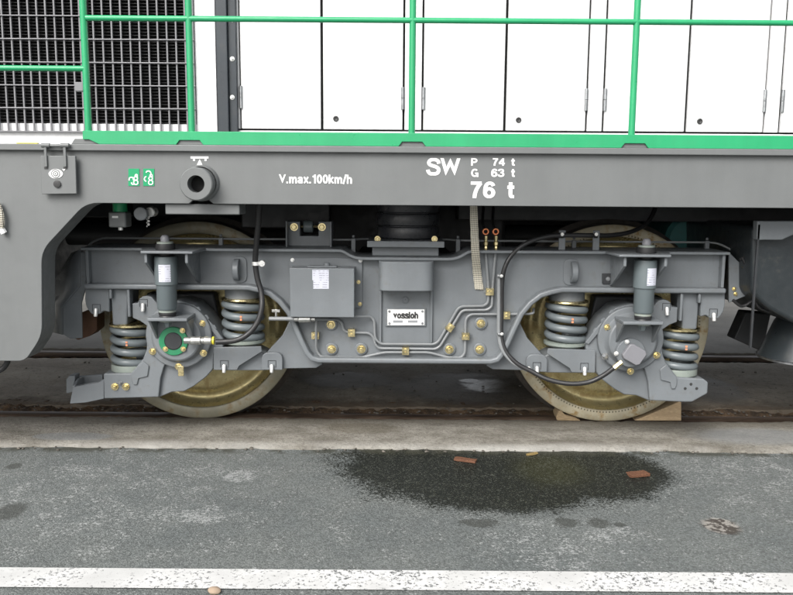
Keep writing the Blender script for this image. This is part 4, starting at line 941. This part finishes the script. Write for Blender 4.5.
    bm = NB(); box(bm, x0, x1, 3.42, 3.575, zs0, zs1); sh = mk('damper_shelf', bm, GREY, ab, .003)
    for xx in (x0 + .0005, x1 - .0115):
        bm = NB(); prism_x(bm, [(3.432, zs0 - .0005), (3.575, zs0 - .0005), (3.575, zs0 - .125), (3.56, zs0 - .125)], xx, xx + .011); mk('gusset', bm, GREY, sh, .002)
    # springs
    cx, ya, ro, za, zb_ = spring(125.3, 327.5, 368, 42.5, 'coil_spring', 3.45, s)
    bm = NB(); lathe(bm, [(ro * .35, .014), (ro * .9, .013), (ro * .99, .009), (ro * .99, .0), (ro * .5, .0)], (cx, ya, za), 'Z', 40); mk('spring_cap', bm, GOLD, bog)
    bm = NB(); lathe(bm, [(ro * .96, .010), (ro * .98, .002), (ro * .98, -.020), (ro * .8, -.024)], (cx, ya, zb_ - .001), 'Z', 40); mk('spring_seat', bm, DISHM, bog)
    cx2, ya2, ro2, za2, zb2 = spring(239.5, 302, 342.5, 43.5, 'coil_spring', 3.45, s)
    bm = NB(); lathe(bm, [(ro2 * .5, .001), (ro2 * .97, .001), (ro2 * 1.0, .005), (ro2 * .97, .010), (ro2 * .84, .012)], (cx2, ya2, za2), 'Z', 40); mk('spring_ring', bm, GOLD, bog)
    bm = NB(); cyl(bm, (cx2, ya2, za2), ro2 * .82, .0125, za_f - za2 - .0005, 'Z', 40); mk('spring_cap', bm, GREY, bog)
    bm = NB(); lathe(bm, [(ro2 * .7, .010), (ro2 * 1.0, .003), (ro2 * 1.0, -.008), (ro2 * .9, -.016), (ro2 * .5, -.03)], (cx2, ya2, zb2), 'Z', 40); mk('spring_seat', bm, DISHM, bog)
    # guide post above the outer spring, hanging from the frame
    Yg = 3.60
    zbp = Z(326, Yg)
    bm = NB(); p = spoly([(110.5, 291.5), (128.5, 291.5), (127, 325.5), (112.5, 325.5)], Yg, s); zz = za_f - .0005
    p[0] = (p[0][0], zz); p[1] = (p[1][0], zz)
    prism(bm, fillet(p, [0, 0, .012, .012]), Yg, Yg + .16); gp = mk('guide_post', bm, GREY, bog, .008, seg=3)
    for q in (111.2, 129):
        bm = NB(); a = sym(q, 300, Yg - .02, s).x; box(bm, a - .006, a + .006, Yg - .028, Yg + .02, Z(318, Yg) if q > 120 else Z(300, Yg), zz - .0003); mk('post_rib', bm, GREY, gp, .003)
    bm = NB(); p = spoly([(86, 291.5), (110, 291.5), (110, 312), (104, 310.5), (100, 314), (92, 314), (87, 307), (85.5, 300)], Yg, s); p[0] = (p[0][0], zz); p[1] = (p[1][0], zz)
    prism(bm, fillet(p, [0, 0, 0, .008, .008, .008, .01, .01], 3), Yg - .008, Yg + .05); bp = mk('stop_plate', bm, GREY, bog, .004)
    pin(96.5, 309, Yg - .0085, s, bp)
    # damper with its top bracket
    xd = sym(166.3, 290, 3.47, s).x; yd = 3.475
    zz_ = lambda py: W(166 if left else 644, py, yd).z
    zz_ = lambda py: Z(py, yd)
    bm = NB(); r1, r2 = L(11.2, yd), L(9.8, yd)
    lathe(bm, [(r1 * .82, zz_(257.6)), (r1 * .98, zz_(258.2)), (r1, zz_(260)), (r1, zz_(285.5)), (r2 * 1.06, zz_(286.3)), (r2, zz_(287.5)), (r2, zz_(309.5)), (r2 * .9, zz_(311)), (0, zz_(311))], (xd, yd, 0), 'Z', 40); dm = mk('damper', bm, DAMP, bog)
    bm = NB(); lathe(bm, [(r2 * .78, zz_(320) + .001), (r2 * .85, zz_(318)), (r2 * .80, zz_(316.5)), (r2 * .88, zz_(315.5)), (r2 * .88, zz_(313.6))], (xd, yd, 0), 'Z', 32); mk('lower_bush', bm, RUBB, dm)
    bm = NB(); lathe(bm, [(r2 * .86, zz_(313.5)), (r2 * .86, zz_(311.4))], (xd, yd, 0), 'Z', 32); mk('washer', bm, DISHM, dm)
    bm = NB(); lathe(bm, [(r2 * .85, zs0 - .008), (r2 * .85, zs0 - .0005)], (xd, yd, 0), 'Z', 32); mk('washer', bm, DISHM, dm)
    bm = NB(); lathe(bm, [(0, zs0 - .034), (.012, zs0 - .034), (.018, zs0 - .024), (.018, zs0 - .0085)], (xd, yd, 0), 'Z', 6); mk('nut', bm, DAMP, dm)
    zp1 = Z(253, 3.39); zp0 = zp1 - .011
    xa, xb = sym(140.5, 254, 3.39, s).x, sym(192.5, 254, 3.39, s).x; xa2, xb2 = sym(142, 254, YFL, s).x, sym(206, 254, YFL, s).x
    bm = NB(); prism_z(bm, [(xa, 3.39), (xb, 3.39), (xb2, YFL - .0005), (xa2, YFL - .0005)], zp0, zp1); tb = mk('damper_bracket', bm, GREY, frame, .003)
    for q in (147, 187.5):
        xx = sym(q, 265, 3.42, s).x; bm = NB(); prism_x(bm, [(3.405, zp0 - .0005), (YW - .0005, zp0 - .0005), (YW - .0005, zp0 - .15), (3.58, zp0 - .14), (3.405, zp0 - .04)], xx - .006, xx + .006); mk('gusset', bm, GREY, frame, .002)
    bm = NB(); lathe(bm, [(r1 * .7, zp0 - .0135), (r1 * .75, zp0 - .0005)], (xd, yd, 0), 'Z', 24); mk('bush', bm, RUBB, dm)
    bm = NB(); lathe(bm, [(r1 * .84, zp1 + .0005), (r1 * .86, zp1 + .006), (r1 * .82, zp1 + .026)], (xd, yd, 0), 'Z', 32); mk('upper_bush', bm, RUBB, dm)
    bm = NB(); lathe(bm, [(r1 * .72, zp1 + .0265), (r1 * .72, zp1 + .034), (r1 * .5, zp1 + .036)], (xd, yd, 0), 'Z', 32); mk('washer', bm, DISHM, dm)
    bm = NB(); lathe(bm, [(.019, zp1 + .036), (.0195, zp1 + .048), (.017, zp1 + .056), (.012, zp1 + .062), (0, zp1 + .065)], (xd, yd, 0), 'Z', 20); mk('domed_nut', bm, PALE, dm)
    # curved paper label on the damper
    bm = NB(); a0_, a1_ = (R(-112), R(-52)) if left else (R(-96), R(-40)); cols = []
    for i in range(11):
        a_ = a0_ + (a1_ - a0_) * i / 10; cols.append([bm.verts.new((xd + (r1 + .0008) * math.cos(a_), yd + (r1 + .0008) * math.sin(a_), z)) for z in (zz_(282.5), zz_(265.5))])
    for c0, c1 in zip(cols, cols[1:]): bm.faces.new((c0[0], c1[0], c1[1], c0[1]))
    mk('label_sticker', bm, LABEL, dm)
    return ab
abl = axle_box(-1); abr = axle_box(1)
# bolts on the left seat, holes on the right one
for q in ((115, 386.5), (126, 386.5), (120.5, 383)): bolt(q[0], q[1], 3.5775, 3.1 if q[1] > 385 else 2.0, abl, GOLD if q[1] > 385 else STEEL)
for q in ((685.2, 388.5), (691, 384.2), (696.7, 388.5)): place(disc_me, 'bolt_hole', PRINTD, W(q[0], q[1], 3.5777), abr, None, (L(1.5, 3.6), .001, L(1.5, 3.6)))
# life-guard hook on the left axle box: a small channel
bm = NB(); prism(bm, fillet(px_poly([(70, 403.5), (73, 387), (99, 382.5), (103.6, 379), (103.8, 398.5), (86, 402.3)], 3.579), .003), 3.579, 3.612); hk = mk('guard_hook', bm, GREY, abl, .003)
bm = NB(); prism(bm, fillet(px_poly([(71, 402), (74, 376.5), (102.5, 374.5), (102.5, 396)], 3.72), .004), 3.72, 3.732); mk('hook_back', bm, GREY, hk, .003)
bm = NB(); prism_x(bm, fillet([(3.6125, Z(403, 3.6, 70)), (3.6125, Z(386, 3.6, 70)), (3.67, Z(378, 3.67, 70)), (3.7195, Z(377, 3.72, 70)), (3.7195, Z(400, 3.72, 70))], .01), X(71.5, 3.6, 390), X(71.5, 3.6, 390) + .014); mk('hook_end', bm, GREY, hk, .003)
bm = NB(); prism(bm, px_poly([(66, 379.5), (69, 375.5), (75, 375.5), (74, 392), (66, 393.5)], 3.66), 3.66, 3.72); mk('hook_lip', bm, GREY, hk, .004)
# left end: bent guard plate and brake gear; right end: link plate with hose
Yc0, Yc1 = 3.63, 3.86
fa = [(80, 250), (80, 286), (62.3, 307), (63, 334.5)]
fbk = [(72, 253), (56, 279), (50.5, 300), (52, 332)]
bm = NB(); ra = [bm.verts.new(W(a, b, Yc0)) for a, b in fa]; rb = [bm.verts.new(W(a, b, Yc1)) for a, b in fbk]
for i in range(3): bm.faces.new((ra[i], ra[i + 1], rb[i + 1], rb[i]))
gpl = mk('guard_plate', bm, GREY, bog, recalc=True)
md = gpl.modifiers.new('t', 'SOLIDIFY'); md.thickness = .008; md.offset = 0
bm = NB(); prism(bm, fillet(px_poly([(80.3, 252), (86, 252), (86, 287), (81.5, 303), (82.3, 338), (70, 338.8), (63.3, 334.5), (62.7, 307), (80.2, 286.5)], Yc0 - .004), .004, 3), Yc0 - .004, Yc0 + .006); mk('guard_front', bm, GREY, gpl, .002)
bm = NB(); prism(bm, fillet(px_poly([(82, 312), (97, 309), (97, 330), (90, 336), (78, 340), (70, 336), (82, 330)], 3.75), .006), 3.75, 3.85); mk('brake_block', bm, RUST, bog, .006)
bm = NB(); prism(bm, fillet(px_poly([(44, 297), (50, 294), (51, 330), (44, 330)], 4.1), .006), 4.1, 4.3); mk('brake_lever', bm, DARK, bog, .006)
bm = NB(); prism(bm, fillet(px_poly([(731, 254), (740, 263), (747.5, 292), (746, 296), (729, 303), (729, 254)], YW + .02), .006), YW + .02, YW + .035); lk = mk('link_plate', bm, GREY, bog, .003)
for q in ((734, 289), (735.5, 294)): bolt(q[0], q[1], YW + .0195, 1.7, lk)
for k_, pts in enumerate(([(740, 258), (745, 268), (750, 284), (754, 296), (749, 303), (741, 306), (733, 300)], [(742, 257), (748, 270), (754, 292), (758, 306), (770, 312)])):
    bm = NB(); sweep(bm, smooth([W(a, b, 3.62 - .04 * k_) for a, b in pts]), .007, 8); mk('brake_hose', bm, RUBB, lk)
bm = NB(); sweep(bm, [W(744, 266, 3.60), W(748, 276, 3.60)], .011, 8); sweep(bm, [W(748.5, 279, 3.60), W(752, 290, 3.60)], .009, 8); mk('hose_union', bm, GOLD, lk)
bm = NB(); sweep(bm, [W(747, 263, 3.6), W(746, 267, 3.6)], .009, 8); mk('hose_nut', bm, SILV, lk)

# ------------------------------------------------------------------ chocks and scraps of wood
def free(name, bm, mat, label, cat, bev=.003):
    return tag(mk(name, bm, mat, None, bev), label, cat)
xw = XC + WB
bm = NB(); Yk = 3.975
prism(bm, [(xw + .155, .001), (xw + .19, .016), (xw + .378, .103), (xw + .386, .099), (xw + .392, .001)], 3.955, 4.05)
free('wooden_chock', bm, WOOD, 'pale sawn wooden wedge chock on the side of the cream wheel towards the dark tank', 'chock')
bm = NB(); prism(bm, [(xw - .238, .001), (xw - .244, .022), (xw - .236, .050), (xw - .222, .053), (xw - .20, .030), (xw - .15, .018), (xw - .12, .001)], 3.945, 4.04)
bmesh.ops.subdivide_edges(bm, edges=bm.edges[:], cuts=2)
for v in bm.verts: v.co += Vector((noise.noise(v.co * 30), noise.noise(v.co * 30 + Vector((5, 0, 0))), 0)) * .007
free('wooden_chock', bm, WOODD, 'small weathered wooden block chock on the side of the cream wheel towards the maker plate', 'chock')
def scrap(px, py, lx, ly, h, ang, mat, label):
    c = G(px, py, -.012); bm = NB()
    v = box(bm, -lx / 2, lx / 2, -ly / 2, ly / 2, 0, h)
    bmesh.ops.subdivide_edges(bm, edges=bm.edges[:], cuts=2)
    for q in bm.verts:
        q.co.x += .006 * noise.noise(q.co * 60 + Vector((px, 0, 0))); q.co.y += .005 * noise.noise(q.co * 50 + Vector((py, 3, 0)))
    bmesh.ops.rotate(bm, verts=bm.verts, cent=(0, 0, 0), matrix=Matrix.Rotation(R(ang), 3, 'Z'))
    for q in bm.verts: q.co += c + Vector((0, 0, .0005))
    return free('wood_scrap', bm, mat, label, 'wood scrap', .001)
scrap(465.5, 461, .098, .035, .010, -22, WOODR, 'reddish wood splinter lying in the middle of the dark oil stain')
scrap(638, 475.5, .085, .042, .012, 18, WOODR, 'reddish brown flat wood scrap near the pointed end of the oil stain')
scrap(532, 454.5, .055, .016, .007, 30, WOODY, 'small yellowish wood sliver by the concrete edge of the oil stain')
bm = NB(); c = G(214, 592.5, -.013); bmesh.ops.create_icosphere(bm, subdivisions=2, radius=.017)
for q in bm.verts: q.co = Vector((q.co.x * 1.2, q.co.y, q.co.z * .6)) * (1 + .25 * noise.noise(q.co * 50)) + c + Vector((0, 0, .007))
free('pebble', bm, GRITB, 'small beige pebble lying on asphalt just outside the white line', 'pebble', 0)
